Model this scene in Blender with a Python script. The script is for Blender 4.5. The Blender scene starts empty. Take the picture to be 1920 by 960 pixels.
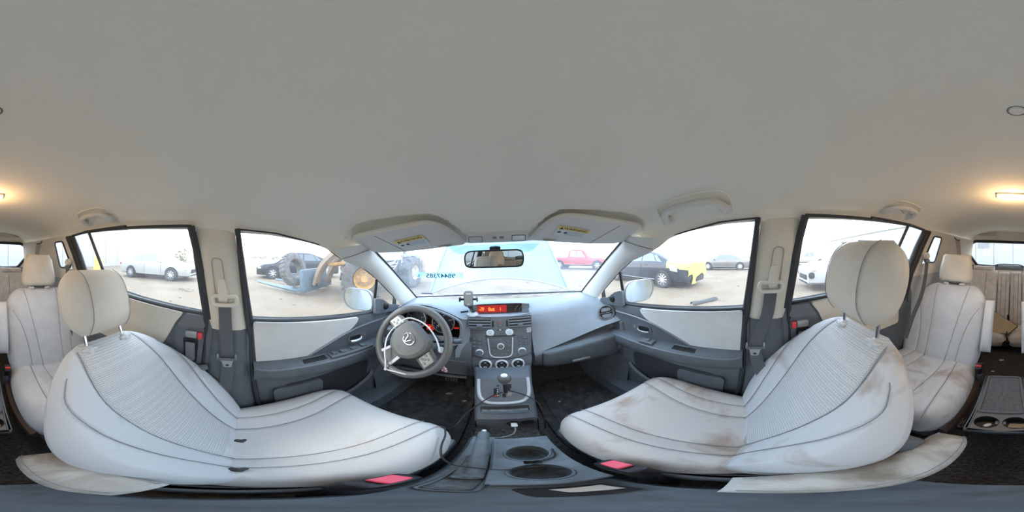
import bpy, math, random
from mathutils import Vector, Matrix
sc = bpy.context.scene
COL = sc.collection
PI = math.pi
rad = math.radians
random.seed(5)

# ---------------------------------------------------------------- camera, sky, exposure
EYE = Vector((0.0, 0.0, 1.27))
HEAD = Matrix.Rotation(rad(-5), 4, 'Z') @ Matrix.Rotation(rad(2), 4, 'Y')   # camera heading and lean inside the car
cam_d = bpy.data.cameras.new('camera')
cam_d.type = 'PANO'
try:
    cam_d.cycles.panorama_type = 'EQUIRECTANGULAR'
except Exception:
    cam_d.panorama_type = 'EQUIRECTANGULAR'
cam_d.clip_start = 0.01
cam_o = bpy.data.objects.new('camera', cam_d)
COL.objects.link(cam_o)
cam_o.matrix_world = Matrix.Translation(EYE) @ HEAD @ Matrix.Rotation(rad(90), 4, 'X')
sc.camera = cam_o

world = bpy.data.worlds.new('hazy_sky')
sc.world = world
world.use_nodes = True
wn = world.node_tree
bg = wn.nodes['Background']
SKY = 3.1
bg.inputs['Strength'].default_value = SKY
wtc = wn.nodes.new('ShaderNodeTexCoord')
wsep = wn.nodes.new('ShaderNodeSeparateXYZ')
wr = wn.nodes.new('ShaderNodeValToRGB')
wr.color_ramp.elements[0].position = 0.0
wr.color_ramp.elements[0].color = (0.97, 0.97, 0.96, 1)
wr.color_ramp.elements[1].position = 0.7
wr.color_ramp.elements[1].color = (0.60, 0.78, 1.0, 1)
wn.links.new(wtc.outputs['Generated'], wsep.inputs[0])
wn.links.new(wsep.outputs['Z'], wr.inputs[0])
wn.links.new(wr.outputs[0], bg.inputs['Color'])

sun_d = bpy.data.lights.new('sun', 'SUN')
sun_d.energy = 1.2
sun_d.angle = rad(12)
sun_d.color = (1.0, 0.95, 0.86)
sun_o = bpy.data.objects.new('sun', sun_d)
COL.objects.link(sun_o)
sun_o.rotation_euler = (rad(40), rad(-28), 0)

vs = sc.view_settings
vs.view_transform = 'Standard'
vs.look = 'None'
vs.gamma = 1.0
vs.use_curve_mapping = False
vs.exposure = 0.82
sc.cycles.max_bounces = 10
sc.cycles.diffuse_bounces = 6
sc.cycles.transparent_max_bounces = 16
sc.cycles.sample_clamp_indirect = 6.0

# ---------------------------------------------------------------- materials
MATS = {}
def srgb(r, g, b):
    f = lambda c: ((c / 255.0) / 12.92 if c / 255.0 <= 0.04045 else ((c / 255.0 + 0.055) / 1.055) ** 2.4)
    return (f(r), f(g), f(b), 1)

def mat(name, col, rough=0.6, metal=0.0, noise=0.0, nscale=40, bump=0.0, bscale=300, spec=0.5, emit=None, estr=0.0, col2=None):
    if name in MATS:
        return MATS[name]
    m = bpy.data.materials.new(name)
    m.use_nodes = True
    nt = m.node_tree
    b = nt.nodes['Principled BSDF']
    c = tuple(col[:3]) + (1,)
    b.inputs['Base Color'].default_value = c
    b.inputs['Roughness'].default_value = rough
    b.inputs['Metallic'].default_value = metal
    b.inputs['Specular IOR Level'].default_value = spec
    if emit:
        b.inputs['Emission Color'].default_value = tuple(emit[:3]) + (1,)
        b.inputs['Emission Strength'].default_value = estr
    tc = nt.nodes.new('ShaderNodeTexCoord')
    if noise or col2:
        n = nt.nodes.new('ShaderNodeTexNoise')
        n.inputs['Scale'].default_value = nscale
        n.inputs['Detail'].default_value = 6
        nt.links.new(tc.outputs['Object'], n.inputs['Vector'])
        r = nt.nodes.new('ShaderNodeValToRGB')
        r.color_ramp.elements[0].position = 0.32
        r.color_ramp.elements[1].position = 0.68
        if col2:
            r.color_ramp.elements[0].color = c
            r.color_ramp.elements[1].color = tuple(col2[:3]) + (1,)
        else:
            r.color_ramp.elements[0].color = tuple(max(0, x * (1 - noise)) for x in c[:3]) + (1,)
            r.color_ramp.elements[1].color = tuple(min(1, x * (1 + noise)) for x in c[:3]) + (1,)
        nt.links.new(n.outputs['Fac'], r.inputs[0])
        nt.links.new(r.outputs[0], b.inputs['Base Color'])
    if bump:
        n2 = nt.nodes.new('ShaderNodeTexNoise')
        n2.inputs['Scale'].default_value = bscale
        n2.inputs['Detail'].default_value = 3
        nt.links.new(tc.outputs['Object'], n2.inputs['Vector'])
        bm = nt.nodes.new('ShaderNodeBump')
        bm.inputs['Strength'].default_value = bump
        bm.inputs['Distance'].default_value = 0.002
        nt.links.new(n2.outputs['Fac'], bm.inputs['Height'])
        nt.links.new(bm.outputs[0], b.inputs['Normal'])
    MATS[name] = m
    return m

def mat_stained(name, col, stain, thresh=0.56, scale=5.0, soft=0.10, seed=0.0, amount=0.8, weave=0.0):
    """cloth with blotchy stains of their own shape"""
    m = mat(name, col, 0.9, bump=0.25, bscale=500, spec=0.15)
    nt = m.node_tree
    b = nt.nodes['Principled BSDF']
    tc = [n for n in nt.nodes if n.type == 'TEX_COORD'][0]
    mp = nt.nodes.new('ShaderNodeMapping')
    mp.inputs['Location'].default_value = (seed, seed * 0.7, seed * 0.3)
    nt.links.new(tc.outputs['Object'], mp.inputs[0])
    n = nt.nodes.new('ShaderNodeTexNoise')
    n.inputs['Scale'].default_value = scale
    n.inputs['Detail'].default_value = 7
    n.inputs['Roughness'].default_value = 0.55
    n.inputs['Distortion'].default_value = 0.6
    nt.links.new(mp.outputs[0], n.inputs['Vector'])
    r = nt.nodes.new('ShaderNodeValToRGB')
    r.color_ramp.elements[0].position = thresh
    r.color_ramp.elements[0].color = (0, 0, 0, 1)
    r.color_ramp.elements[1].position = thresh + soft
    r.color_ramp.elements[1].color = (amount, amount, amount, 1)
    nt.links.new(n.outputs['Fac'], r.inputs[0])
    mx = nt.nodes.new('ShaderNodeMix')
    mx.data_type = 'RGBA'
    mx.inputs[6].default_value = tuple(col[:3]) + (1,)
    mx.inputs[7].default_value = tuple(stain[:3]) + (1,)
    nt.links.new(r.outputs[0], mx.inputs[0])
    nt.links.new(mx.outputs[2], b.inputs['Base Color'])
    return m

def mat_mesh(name, col, dark, scale=220):
    """knitted mesh cloth: fine dark dots in rows"""
    m = mat(name, col, 0.9, spec=0.1)
    nt = m.node_tree
    b = nt.nodes['Principled BSDF']
    tc = [n for n in nt.nodes if n.type == 'TEX_COORD'][0]
    v = nt.nodes.new('ShaderNodeTexVoronoi')
    v.inputs['Scale'].default_value = scale
    v.inputs['Randomness'].default_value = 0.15
    nt.links.new(tc.outputs['Object'], v.inputs['Vector'])
    r = nt.nodes.new('ShaderNodeValToRGB')
    r.color_ramp.elements[0].position = 0.22
    r.color_ramp.elements[0].color = tuple(dark[:3]) + (1,)
    r.color_ramp.elements[1].position = 0.5
    r.color_ramp.elements[1].color = tuple(col[:3]) + (1,)
    nt.links.new(v.outputs['Distance'], r.inputs[0])
    nt.links.new(r.outputs[0], b.inputs['Base Color'])
    bm = nt.nodes.new('ShaderNodeBump')
    bm.inputs['Strength'].default_value = 0.5
    bm.inputs['Distance'].default_value = 0.0015
    nt.links.new(v.outputs['Distance'], bm.inputs['Height'])
    nt.links.new(bm.outputs[0], b.inputs['Normal'])
    return m

def mat_glass(name, tint=(1, 1, 1), haze=0.06, haze_col=(0.9, 0.92, 0.95), gloss=0.06):
    m = bpy.data.materials.new(name)
    m.use_nodes = True
    nt = m.node_tree
    nt.nodes.remove(nt.nodes['Principled BSDF'])
    out = nt.nodes['Material Output']
    t = nt.nodes.new('ShaderNodeBsdfTransparent')
    t.inputs[0].default_value = tuple(tint) + (1,)
    g = nt.nodes.new('ShaderNodeBsdfGlossy')
    g.inputs['Roughness'].default_value = 0.02
    d = nt.nodes.new('ShaderNodeBsdfTranslucent')
    d.inputs[0].default_value = tuple(haze_col) + (1,)
    a = nt.nodes.new('ShaderNodeMixShader')
    a.inputs[0].default_value = gloss
    nt.links.new(t.outputs[0], a.inputs[1])
    nt.links.new(g.outputs[0], a.inputs[2])
    bmx = nt.nodes.new('ShaderNodeMixShader')
    tc = nt.nodes.new('ShaderNodeTexCoord')
    n = nt.nodes.new('ShaderNodeTexNoise')
    n.inputs['Scale'].default_value = 9
    n.inputs['Detail'].default_value = 8
    nt.links.new(tc.outputs['Object'], n.inputs['Vector'])
    mr = nt.nodes.new('ShaderNodeMapRange')
    mr.inputs['From Min'].default_value = 0.3
    mr.inputs['From Max'].default_value = 0.75
    mr.inputs['To Min'].default_value = haze * 0.6  # translucent veil mixed into the glass as haze, lifting blacks in the view
    mr.inputs['To Max'].default_value = haze * 1.5
    nt.links.new(n.outputs['Fac'], mr.inputs['Value'])
    nt.links.new(mr.outputs[0], bmx.inputs[0])
    nt.links.new(a.outputs[0], bmx.inputs[1])
    nt.links.new(d.outputs[0], bmx.inputs[2])
    nt.links.new(bmx.outputs[0], out.inputs[0])
    MATS[name] = m
    return m

M_cloth = mat('cloth_grey', (0.60, 0.61, 0.62), 0.92, noise=0.05, nscale=14, bump=0.25, bscale=500, spec=0.12)
M_cloth_d = mat_stained('cloth_driver', (0.60, 0.61, 0.62), (0.36, 0.34, 0.32), 0.61, 6, 0.14, 3.1, 0.5)
M_cloth_p = mat_stained('cloth_passenger', (0.60, 0.60, 0.60), (0.36, 0.27, 0.21), 0.515, 6, 0.15, 1.3, 0.75)
M_cush_p = mat_stained('cushion_passenger', (0.61, 0.555, 0.51), (0.36, 0.24, 0.17), 0.515, 6, 0.15, 1.3, 0.75)
M_cush_d = mat_stained('cushion_driver', (0.61, 0.595, 0.575), (0.40, 0.37, 0.33), 0.61, 6, 0.14, 3.1, 0.5)
M_arm_d = mat_stained('armrest_cloth', (0.56, 0.54, 0.50), (0.22, 0.18, 0.14), 0.40, 11, 0.22, 2.2, 0.85)
M_mesh = mat_mesh('mesh_cloth', (0.61, 0.61, 0.60), (0.34, 0.34, 0.34))
M_seam = mat('seam_thread', (0.25, 0.255, 0.265), 0.9)
M_roof = mat_stained('headliner_cloth', (0.84, 0.795, 0.70), (0.68, 0.61, 0.50), 0.58, 1.6, 0.25, 4.0, 0.5)
M_trim = mat('pillar_trim', (0.68, 0.63, 0.54), 0.65, bump=0.1, bscale=500, noise=0.04, nscale=8)
M_trimw = mat('a_pillar_trim', (0.68, 0.67, 0.63), 0.6, bump=0.1, bscale=500)
M_groove = mat('trim_groove', (0.25, 0.235, 0.21), 0.8)
M_visor = mat('visor_vinyl', (0.66, 0.64, 0.60), 0.7, bump=0.1, bscale=400)
M_dark = mat('plastic_charcoal', (0.105, 0.118, 0.132), 0.55, bump=0.2, bscale=600, noise=0.12, nscale=20)
M_dash = mat('dash_soft_plastic', (0.25, 0.275, 0.30), 0.5, bump=0.25, bscale=700, noise=0.06, nscale=6)
M_stack = mat('stack_plastic', (0.135, 0.145, 0.155), 0.42, bump=0.1, bscale=700)
M_black = mat('black_plastic', (0.012, 0.012, 0.014), 0.45)
M_rubber = mat('rubber_seal', (0.035, 0.037, 0.042), 0.6)
M_console = mat('console_plastic', (0.125, 0.15, 0.172), 0.5, bump=0.2, bscale=600, noise=0.25, nscale=25)
M_console2 = mat('console_rubber_mat', (0.10, 0.11, 0.115), 0.75, noise=0.5, nscale=60)
M_silver = mat('silver_paint', (0.72, 0.73, 0.74), 0.35, 0.4)
M_chrome = mat('chrome', (0.80, 0.80, 0.82), 0.12, 1.0)
M_chrome_b = mat('brushed_chrome', (0.62, 0.62, 0.62), 0.28, 0.9)
M_white = mat('white_plastic', (0.80, 0.80, 0.80), 0.4)
M_carpet = mat('carpet', (0.070, 0.067, 0.064), 0.95, noise=0.6, nscale=120, bump=0.8, bscale=260)
M_floormat = mat('rubber_floor_mat', (0.056, 0.054, 0.052), 0.8, noise=0.5, nscale=30, bump=0.4, bscale=150)
M_rubb = mat('leather_rim', (0.13, 0.128, 0.12), 0.4, bump=0.1, bscale=500)
M_hub = mat('airbag_cover', (0.15, 0.148, 0.138), 0.5, bump=0.2, bscale=700)
M_button = mat('button_grey', (0.30, 0.30, 0.29), 0.4, 0.3)
M_red = mat('red_button', (0.75, 0.05, 0.06), 0.4)
M_pink = mat('red_release', (0.90, 0.10, 0.16), 0.35)
M_belt = mat('belt_webbing', (0.10, 0.105, 0.115), 0.8, bump=0.3, bscale=900)
M_mirror = mat('mirror_glass', (0.50, 0.54, 0.55), 0.01, 1.0)
M_lab_y = mat('label_yellow', (0.80, 0.58, 0.16), 0.6)
M_lab_w = mat('label_white', (0.62, 0.67, 0.68), 0.6)
M_ink = mat('ink', (0.05, 0.05, 0.05), 0.7)
M_lamp = mat('lamp_lens', (0.9, 0.75, 0.5), 0.3, emit=(1.0, 0.66, 0.28), estr=5.0)
M_lens = mat('lens_clear', (0.62, 0.60, 0.55), 0.25)
M_lcd = mat('lcd_red', (0.10, 0.005, 0.005), 0.3, emit=(0.75, 0.03, 0.02), estr=0.3)
M_lcdtxt = mat('lcd_text', (0.9, 0.2, 0.05), 0.4, emit=(1.0, 0.16, 0.03), estr=1.6)
M_lcdoff = mat('lcd_off', (0.03, 0.018, 0.015), 0.15)
M_gauge = mat('gauge_face', (0.012, 0.012, 0.013), 0.35)
M_steel = mat('steel', (0.55, 0.55, 0.55), 0.3, 1.0)
M_gl_w = mat_glass('windshield_glass', (0.93, 0.97, 1.0), 0.085, (0.80, 0.90, 1.0))
M_gl_s = mat_glass('side_glass', (0.97, 0.98, 0.98), 0.05)
M_gl_t = mat_glass('tinted_glass', (0.93, 0.95, 0.96), 0.05)

# ---------------------------------------------------------------- mesh helpers
ORG = {}
class B:
    """collects geometry of one part, in car coordinates, and links it as one mesh object"""
    def __init__(s):
        s.v = []; s.f = []; s.m = []
    def add(s, vs, fs, mi=0):
        o = len(s.v)
        s.v += [tuple(p) for p in vs]
        s.f += [tuple(i + o for i in f) for f in fs]
        s.m += [mi] * len(fs)
        return s
    def grid(s, rows, closed=False, mi=0, flip=False, mif=None):
        n = len(rows[0]); fs = []; ms = []
        vs = [p for r in rows for p in r]
        for j in range(len(rows) - 1):
            for i in range(n if closed else n - 1):
                k = (i + 1) % n
                q = (j * n + i, j * n + k, (j + 1) * n + k, (j + 1) * n + i)
                fs.append(q[::-1] if flip else q)
                ms.append(mif(i, j) if mif else mi)
        o = len(s.v)
        s.v += [tuple(p) for p in vs]
        s.f += [tuple(i + o for i in f) for f in fs]
        s.m += ms
        return s
    def fan(s, ring, mi=0, flip=False):
        c = tuple(sum(p[k] for p in ring) / len(ring) for k in range(3))
        n = len(ring)
        fs = [(i, (i + 1) % n, n) for i in range(n)]
        if flip: fs = [f[::-1] for f in fs]
        return s.add(list(ring) + [c], fs, mi)
    def loft(s, rings, mi=0, caps=True):
        s.grid(rings, True, mi)
        if caps:
            s.fan(rings[0], mi, True); s.fan(rings[-1], mi)
        return s
    def box(s, c, d, mi=0, rot=None, bev=0.0):
        """box about c, full size d; rot is a Matrix; bev chamfers the edges"""
        hx, hy, hz = d[0] / 2, d[1] / 2, d[2] / 2
        b = min(bev, hx * .95, hy * .95, hz * .95)
        if b <= 0:
            pts = [(x, y, z) for z in (-hz, hz) for y in (-hy, hy) for x in (-hx, hx)]
            fs = [(0, 2, 3, 1), (4, 5, 7, 6), (0, 1, 5, 4), (2, 6, 7, 3), (0, 4, 6, 2), (1, 3, 7, 5)]
        else:
            rings = []
            for z, i in ((-hz, b), (-hz + b * .3, b * .3), (-hz + b, 0), (hz - b, 0), (hz - b * .3, b * .3), (hz, b)):
                a, e = hx - i, hy - i
                c_ = b
                r = []
                for sx, sy in ((1, 1), (-1, 1), (-1, -1), (1, -1)):
                    p0 = (sx * a, sy * (e - c_)); p1 = (sx * (a - c_ * .3), sy * (e - c_ * .3)); p2 = (sx * (a - c_), sy * e)
                    q = [p0, p1, p2] if sx * sy > 0 else [p2, p1, p0]
                    r += [(x, y, z) for x, y in q]
                rings.append(r)
            t = B().loft(rings)
            pts, fs = t.v, t.f
        if rot is not None:
            pts = [tuple(rot @ Vector(p)) for p in pts]
        return s.add([(p[0] + c[0], p[1] + c[1], p[2] + c[2]) for p in pts], fs, mi)
    def tube(s, pts, r, n=8, mi=0, smooth=0, flat=1.0, closed=False, up=None):
        """tube along points; r a number or one per point; smooth = Catmull-Rom steps"""
        pts = [Vector(p) for p in pts]
        rs = list(r) if isinstance(r, (list, tuple)) else [r] * len(pts)
        if smooth:
            P = []; Rr = []; L = len(pts)
            for i in range(L if closed else L - 1):
                g = lambda k: pts[k % L] if closed else pts[min(max(k, 0), L - 1)]
                p0, p1, p2, p3 = g(i - 1), g(i), g(i + 1), g(i + 2)
                for k in range(smooth):
                    t = k / smooth
                    P.append(0.5 * ((2 * p1) + (p2 - p0) * t + (2 * p0 - 5 * p1 + 4 * p2 - p3) * t * t + (3 * p1 - p0 - 3 * p2 + p3) * t ** 3))
                    Rr.append(rs[i % L] * (1 - t) + rs[(i + 1) % L] * t)
            if not closed:
                P.append(pts[-1]); Rr.append(rs[-1])
            pts, rs = P, Rr
        L = len(pts)
        rings = []
        nrm = Vector(up) if up else None
        for i in range(L):
            t = (pts[(i + 1) % L] - pts[i - 1]) if closed else (pts[min(i + 1, L - 1)] - pts[max(i - 1, 0)])
            if t.length < 1e-9: t = Vector((0, 0, 1))
            t.normalize()
            if nrm is None:
                nrm = t.orthogonal()
            a = nrm - t * nrm.dot(t)
            if a.length < 1e-6: a = t.orthogonal()
            a.normalize()
            if not up: nrm = a
            b = t.cross(a)
            rings.append([tuple(pts[i] + (a * math.cos(2 * PI * k / n) * flat + b * math.sin(2 * PI * k / n)) * rs[i]) for k in range(n)])
        if closed:
            rings.append(rings[0])
            s.grid(rings, True, mi)
        else:
            s.loft(rings, mi)
        return s
    def lathe(s, prof, c, axis=(0, 0, 1), n=28, mi=0, ref=None, sx=1.0):
        """profile of (radius, height) turned about axis through c"""
        ax = Vector(axis).normalized()
        a = (Vector(ref) - ax * ax.dot(Vector(ref))).normalized() if ref else ax.orthogonal().normalized()
        b = ax.cross(a); c = Vector(c)
        rings = [[tuple(c + ax * h + (a * math.cos(2 * PI * k / n) * sx + b * math.sin(2 * PI * k / n)) * max(r, 1e-5)) for k in range(n)] for r, h in prof]
        return s.grid(rings, True, mi)
    def prism(s, poly, c, X, Y, depth, mi=0, bev=0.0):
        """closed outline poly (a,b) laid on axes X, Y at c, raised by depth along X x Y with a rounded edge"""
        X = Vector(X).normalized(); Y = Vector(Y).normalized(); N = X.cross(Y); c = Vector(c)
        area = sum(poly[i - 1][0] * poly[i][1] - poly[i][0] * poly[i - 1][1] for i in range(len(poly)))
        if area < 0: poly = poly[::-1]
        n = len(poly)
        def inset(d):
            out = []
            for i in range(n):
                p0, p1, p2 = Vector(poly[i - 1]), Vector(poly[i]), Vector(poly[(i + 1) % n])
                e1 = (p1 - p0); e2 = (p2 - p1)
                if e1.length < 1e-9: e1 = e2
                if e2.length < 1e-9: e2 = e1
                e1.normalize(); e2.normalize()
                nn = Vector((-e1.y, e1.x)) + Vector((-e2.y, e2.x))
                if nn.length < 1e-6: nn = Vector((-e1.y, e1.x))
                nn.normalize()
                out.append(p1 + nn * d)
            return out
        P = lambda q, h: tuple(c + X * q[0] + Y * q[1] + N * h)
        lev = [(0, 0)]
        if bev > 0:
            lev += [(0, depth - bev), (bev * .3, depth - bev * .3), (bev, depth)]
        else:
            lev += [(0, depth)]
        rings = [[P(q, h) for q in inset(d)] for d, h in lev]
        s.grid(rings, True, mi)
        o = len(s.v); s.v += rings[-1]; s.f.append(tuple(range(o, o + n))); s.m.append(mi)
        o = len(s.v); s.v += rings[0]; s.f.append(tuple(range(o + n - 1, o - 1, -1))); s.m.append(mi)
        return s
    def o(s, name, mats, parent=None, smooth=40, label=None):
        me = bpy.data.meshes.new(name)
        og = ORG.get(parent.name, Vector()) if parent else Vector()
        me.from_pydata([(p[0] - og[0], p[1] - og[1], p[2] - og[2]) for p in s.v], [], s.f)
        if not isinstance(mats, (list, tuple)): mats = [mats]
        for m in mats: me.materials.append(m)
        if len(mats) > 1: me.polygons.foreach_set('material_index', s.m)
        if smooth:
            me.polygons.foreach_set('use_smooth', [True] * len(me.polygons))
            me.update()
            try: me.set_sharp_from_angle(angle=rad(smooth))
            except Exception: pass
        me.update()
        ob = bpy.data.objects.new(name, me)
        COL.objects.link(ob)
        if parent:
            ob.parent = parent
            ORG[ob.name] = og
        else:
            ORG[ob.name] = Vector()
        if label: ob['label'] = label
        return ob

def tag(o, label, cat=None, group=None, kind=None):
    o['label'] = label
    if cat: o['category'] = cat
    if group: o['group'] = group
    if kind: o['kind'] = kind
    return o
def thing(name, loc, label, cat, group=None, kind=None):
    o = bpy.data.objects.new(name, None)
    o.empty_display_size = 0.05
    COL.objects.link(o)
    o.location = loc
    ORG[o.name] = Vector(loc)
    return tag(o, label, cat, group, kind)
def copy_tree(o, parent=None):
    c = o.copy(); COL.objects.link(c)
    if parent: c.parent = parent
    for ch in list(o.children): copy_tree(ch, c)
    return c
def lerp(a, b, t): return a + (b - a) * t
def interp(tab, x):
    if x <= tab[0][0]: return tab[0][1]
    for (a, p), (b, q) in zip(tab, tab[1:]):
        if x <= b:
            t = (x - a) / (b - a)
            return p + (q - p) * t
    return tab[-1][1]
def smooth_tab(tab, x):
    """monotone-ish cubic through the table"""
    n = len(tab)
    if x <= tab[0][0]: return tab[0][1]
    if x >= tab[-1][0]: return tab[-1][1]
    for i in range(n - 1):
        if x <= tab[i + 1][0]:
            x0, y0 = tab[i]; x1, y1 = tab[i + 1]
            h = x1 - x0; t = (x - x0) / h
            m0 = (y1 - y0) / h if i == 0 else (tab[i + 1][1] - tab[i - 1][1]) / (tab[i + 1][0] - tab[i - 1][0])
            m1 = (y1 - y0) / h if i == n - 2 else (tab[i + 2][1] - tab[i][1]) / (tab[i + 2][0] - tab[i][0])
            return ((2 * t ** 3 - 3 * t * t + 1) * y0 + (t ** 3 - 2 * t * t + t) * h * m0 + (-2 * t ** 3 + 3 * t * t) * y1 + (t ** 3 - t * t) * h * m1)
def rnd_poly(pts, r=0.02, k=5):
    """round the corners of a closed 2D outline; r a number or one per corner"""
    out = []; n = len(pts)
    for i in range(n):
        p0, p1, p2 = Vector(pts[i - 1]), Vector(pts[i]), Vector(pts[(i + 1) % n])
        rr = r[i] if isinstance(r, (list, tuple)) else r
        d1 = min(rr, (p0 - p1).length * .49); d2 = min(rr, (p2 - p1).length * .49)
        if d1 < 1e-5 or d2 < 1e-5:
            out.append(tuple(p1)); continue
        a = p1 + (p0 - p1).normalized() * d1; b = p1 + (p2 - p1).normalized() * d2
        for j in range(k + 1):
            t = j / k
            out.append(tuple(a * (1 - t) ** 2 + p1 * 2 * t * (1 - t) + b * t * t))
    return out
def catmull(pts, steps=8, closed=False):
    L = len(pts); out = []
    for i in range(L if closed else L - 1):
        g = lambda k: Vector(pts[k % L]) if closed else Vector(pts[min(max(k, 0), L - 1)])
        p0, p1, p2, p3 = g(i - 1), g(i), g(i + 1), g(i + 2)
        for k in range(steps):
            t = k / steps
            out.append(tuple(0.5 * ((2 * p1) + (p2 - p0) * t + (2 * p0 - 5 * p1 + 4 * p2 - p3) * t * t + (3 * p1 - p0 - 3 * p2 + p3) * t ** 3)))
    if not closed: out.append(tuple(pts[-1]))
    return out
TXT = {}
def text(body, size, c, X, Y, material, name, parent, bold=False, depth=0.0004, align='CENTER', sx=1.0):
    """flat raised lettering as mesh, reading along X with Y up"""
    cu = bpy.data.curves.new('lettering', 'FONT')
    cu.body = body; cu.size = size; cu.align_x = align; cu.align_y = 'CENTER'; cu.extrude = 0.0
    if bold: cu.offset = size * 0.02
    ob = bpy.data.objects.new('lettering', cu)
    COL.objects.link(ob)
    dg = bpy.context.evaluated_depsgraph_get()
    me = bpy.data.meshes.new_from_object(ob.evaluated_get(dg))
    bpy.data.objects.remove(ob); bpy.data.curves.remove(cu)
    X = Vector(X).normalized(); Y = Vector(Y).normalized(); N = X.cross(Y)
    og = ORG.get(parent.name, Vector()) if parent else Vector()
    c = Vector(c) - og
    for v in me.vertices:
        v.co = c + X * v.co.x * sx + Y * v.co.y + N * depth
    me.materials.clear(); me.materials.append(material)
    o = bpy.data.objects.new(name, me); COL.objects.link(o)
    if parent: o.parent = parent; ORG[o.name] = og
    return o
# ================================================================ THE SETTING: cabin shell
ROOF_E = [(-2.05, .52), (-1.7, .565), (-1.2, .60), (-.9, .61), (0, .60), (.3, .597), (.47, .585), (.6, .565), (.72, .54)]
ROOF_R = [(-2.05, 1.44), (-1.3, 1.43), (-.95, 1.437), (-.6, 1.424), (-.18, 1.392), (0, 1.376), (.13, 1.366), (.33, 1.326), (.47, 1.245), (.6, 1.20), (.72, 1.19)]
ROOF_C = [(-2.05, 1.575), (-1.2, 1.58), (-.6, 1.57), (-.2, 1.542), (.1, 1.50), (.3, 1.457), (.45, 1.418), (.6, 1.372), (.72, 1.333)]
def roof_z(x, y):
    e, r, c = smooth_tab(ROOF_E, y), smooth_tab(ROOF_R, y), smooth_tab(ROOF_C, y)
    s = min(abs(x) / e, 1)
    p = interp([(-1, 2.8), (0, 3.0), (.2, 4.5), (.3, 7), (.42, 12)], y)
    z = r + (c - r) * max(0, 1 - s ** p) ** 0.55
    if .30 < y < .75:
        # shallow recess that takes each sun visor
        ax = abs(x)
        rear = interp([(.10, .72), (.14, .60), (.17, .51), (.20, .472), (.25, .460), (.54, .418), (.565, .435), (.578, .47), (.586, .56)], ax)
        d = min(y - rear, ax - .11, .588 - ax)
        q = max(0, min(1, d / .012))
        z += .022 * q * q * (3 - 2 * q) * max(0, min(1, (.70 - y) / .06))
    return z
def roof_yf(s):
    s = abs(s)
    return .72 - .13 * s * s if s < .94 else lerp(.72 - .13 * .94 ** 2, .44, (s - .94) / .06)
b = B(); rows = []
NS = 141
TT = [lerp(0, .80, k / 44) for k in range(44)] + [lerp(.80, 1, k / 50) for k in range(51)]
for t in TT:
    row = []
    for i in range(NS):
        s = math.sin((i / (NS - 1) - .5) * PI)
        s = .5 * s + .5 * (i / (NS - 1) * 2 - 1)
        y = lerp(-2.15, roof_yf(s), t)
        x = s * smooth_tab(ROOF_E, y)
        row.append((x, y, roof_z(x, y)))
    rows.append(row)
b.grid(rows)
ceil = b.o('ceiling', M_roof)
tag(ceil, 'grey cloth headliner lining the car roof', 'ceiling', kind='structure')

def A1(s): return [(s * .574, .36, 1.325), (s * .583, .43, 1.268), (s * .600, .57, 1.222), (s * .617, .68, 1.155), (s * .642, .88, 1.005), (s * .66, .99, .90)]
def A2(s): return [(s * .548, .545, 1.350), (s * .562, .592, 1.320), (s * .590, .76, 1.222), (s * .617, .93, 1.112), (s * .64, 1.08, 1.015), (s * .665, 1.25, .895)]
def a_pillar(s, n, name):
    p1, p2 = catmull(A1(s), 5), catmull(A2(s), 5)
    t = thing(name, (s * .62, .9, .9), 'pale windscreen pillar trim on the %s side' % n, 'pillar', kind='structure')
    rows = []
    for a, c in zip(p1, p2):
        a, c = Vector(a), Vector(c)
        row = []
        for k in range(9):
            q = k / 8
            bul = math.sin(q * PI) ** .6 * .022
            p = a.lerp(c, q) + Vector((-s * bul * .8, -bul * .5, -bul * .2))
            row.append(tuple(p))
        rows.append(row)
    b = B().grid(rows, flip=(s > 0)); b.o('pillar_cover', M_trimw, t)
    B().tube([tuple(Vector(p) + Vector((-s * .004, .002, 0))) for p in p2], .005, 6).o('windscreen_seal', M_black, t)
    B().tube([tuple(Vector(p) + Vector((-s * .002, 0, 0))) for p in rows[4]], .0016, 5).o('trim_joint', M_groove, t)
    return t
a_pillar(-1, 'driver', 'trim_1'); a_pillar(1, 'passenger', 'trim_2')

# windscreen
b = B(); rows = []
WSL, WSR = catmull(A2(-1), 4), catmull(A2(1), 4)
for a, c in zip(WSL, WSR):
    row = []
    for k in range(25):
        s = k / 12 - 1
        p = Vector(a).lerp(Vector(c), k / 24)
        row.append((p.x * 1.0, p.y + .128 * (1 - s * s), p.z + .012 * (1 - s * s)))
    rows.append(row)
def shield(s, t):
    """point on the windscreen: s -1..1 across, t 0 top .. 1 bottom"""
    q = 4 + t * (len(WSL) - 5); i = min(int(q), len(WSL) - 2)
    a = Vector(WSL[i]).lerp(Vector(WSL[i + 1]), q - i); c = Vector(WSR[i]).lerp(Vector(WSR[i + 1]), q - i)
    p = a.lerp(c, (s + 1) / 2)
    return Vector((p.x, p.y + .128 * (1 - s * s), p.z + .012 * (1 - s * s)))
w = B().grid(rows).o('window_1', M_gl_w)
tag(w, 'hazy windscreen with the raised bonnet behind it', 'windscreen', kind='structure')
B().tube([tuple(Vector(p) + Vector((0, -.006, .006))) for p in rows[-3]], .006, 6).o('lower_seal', M_black, w)
# shade patch round the mirror foot
r2 = []
for j in range(4):
    t = .012 + .10 * j / 3
    hw = (.36 - .04 * j / 3) - (.03 if j == 3 else 0)
    r2.append([tuple(shield(-.03 + hw * (k / 6 - 1), t) + Vector((0, -.006, -.004))) for k in range(13)])
M_band = mat_glass('shade_band', (.50, .66, .80), .10, (.5, .65, .8), .04)
B().grid(r2).o('shade_patch', M_band, w)
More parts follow.
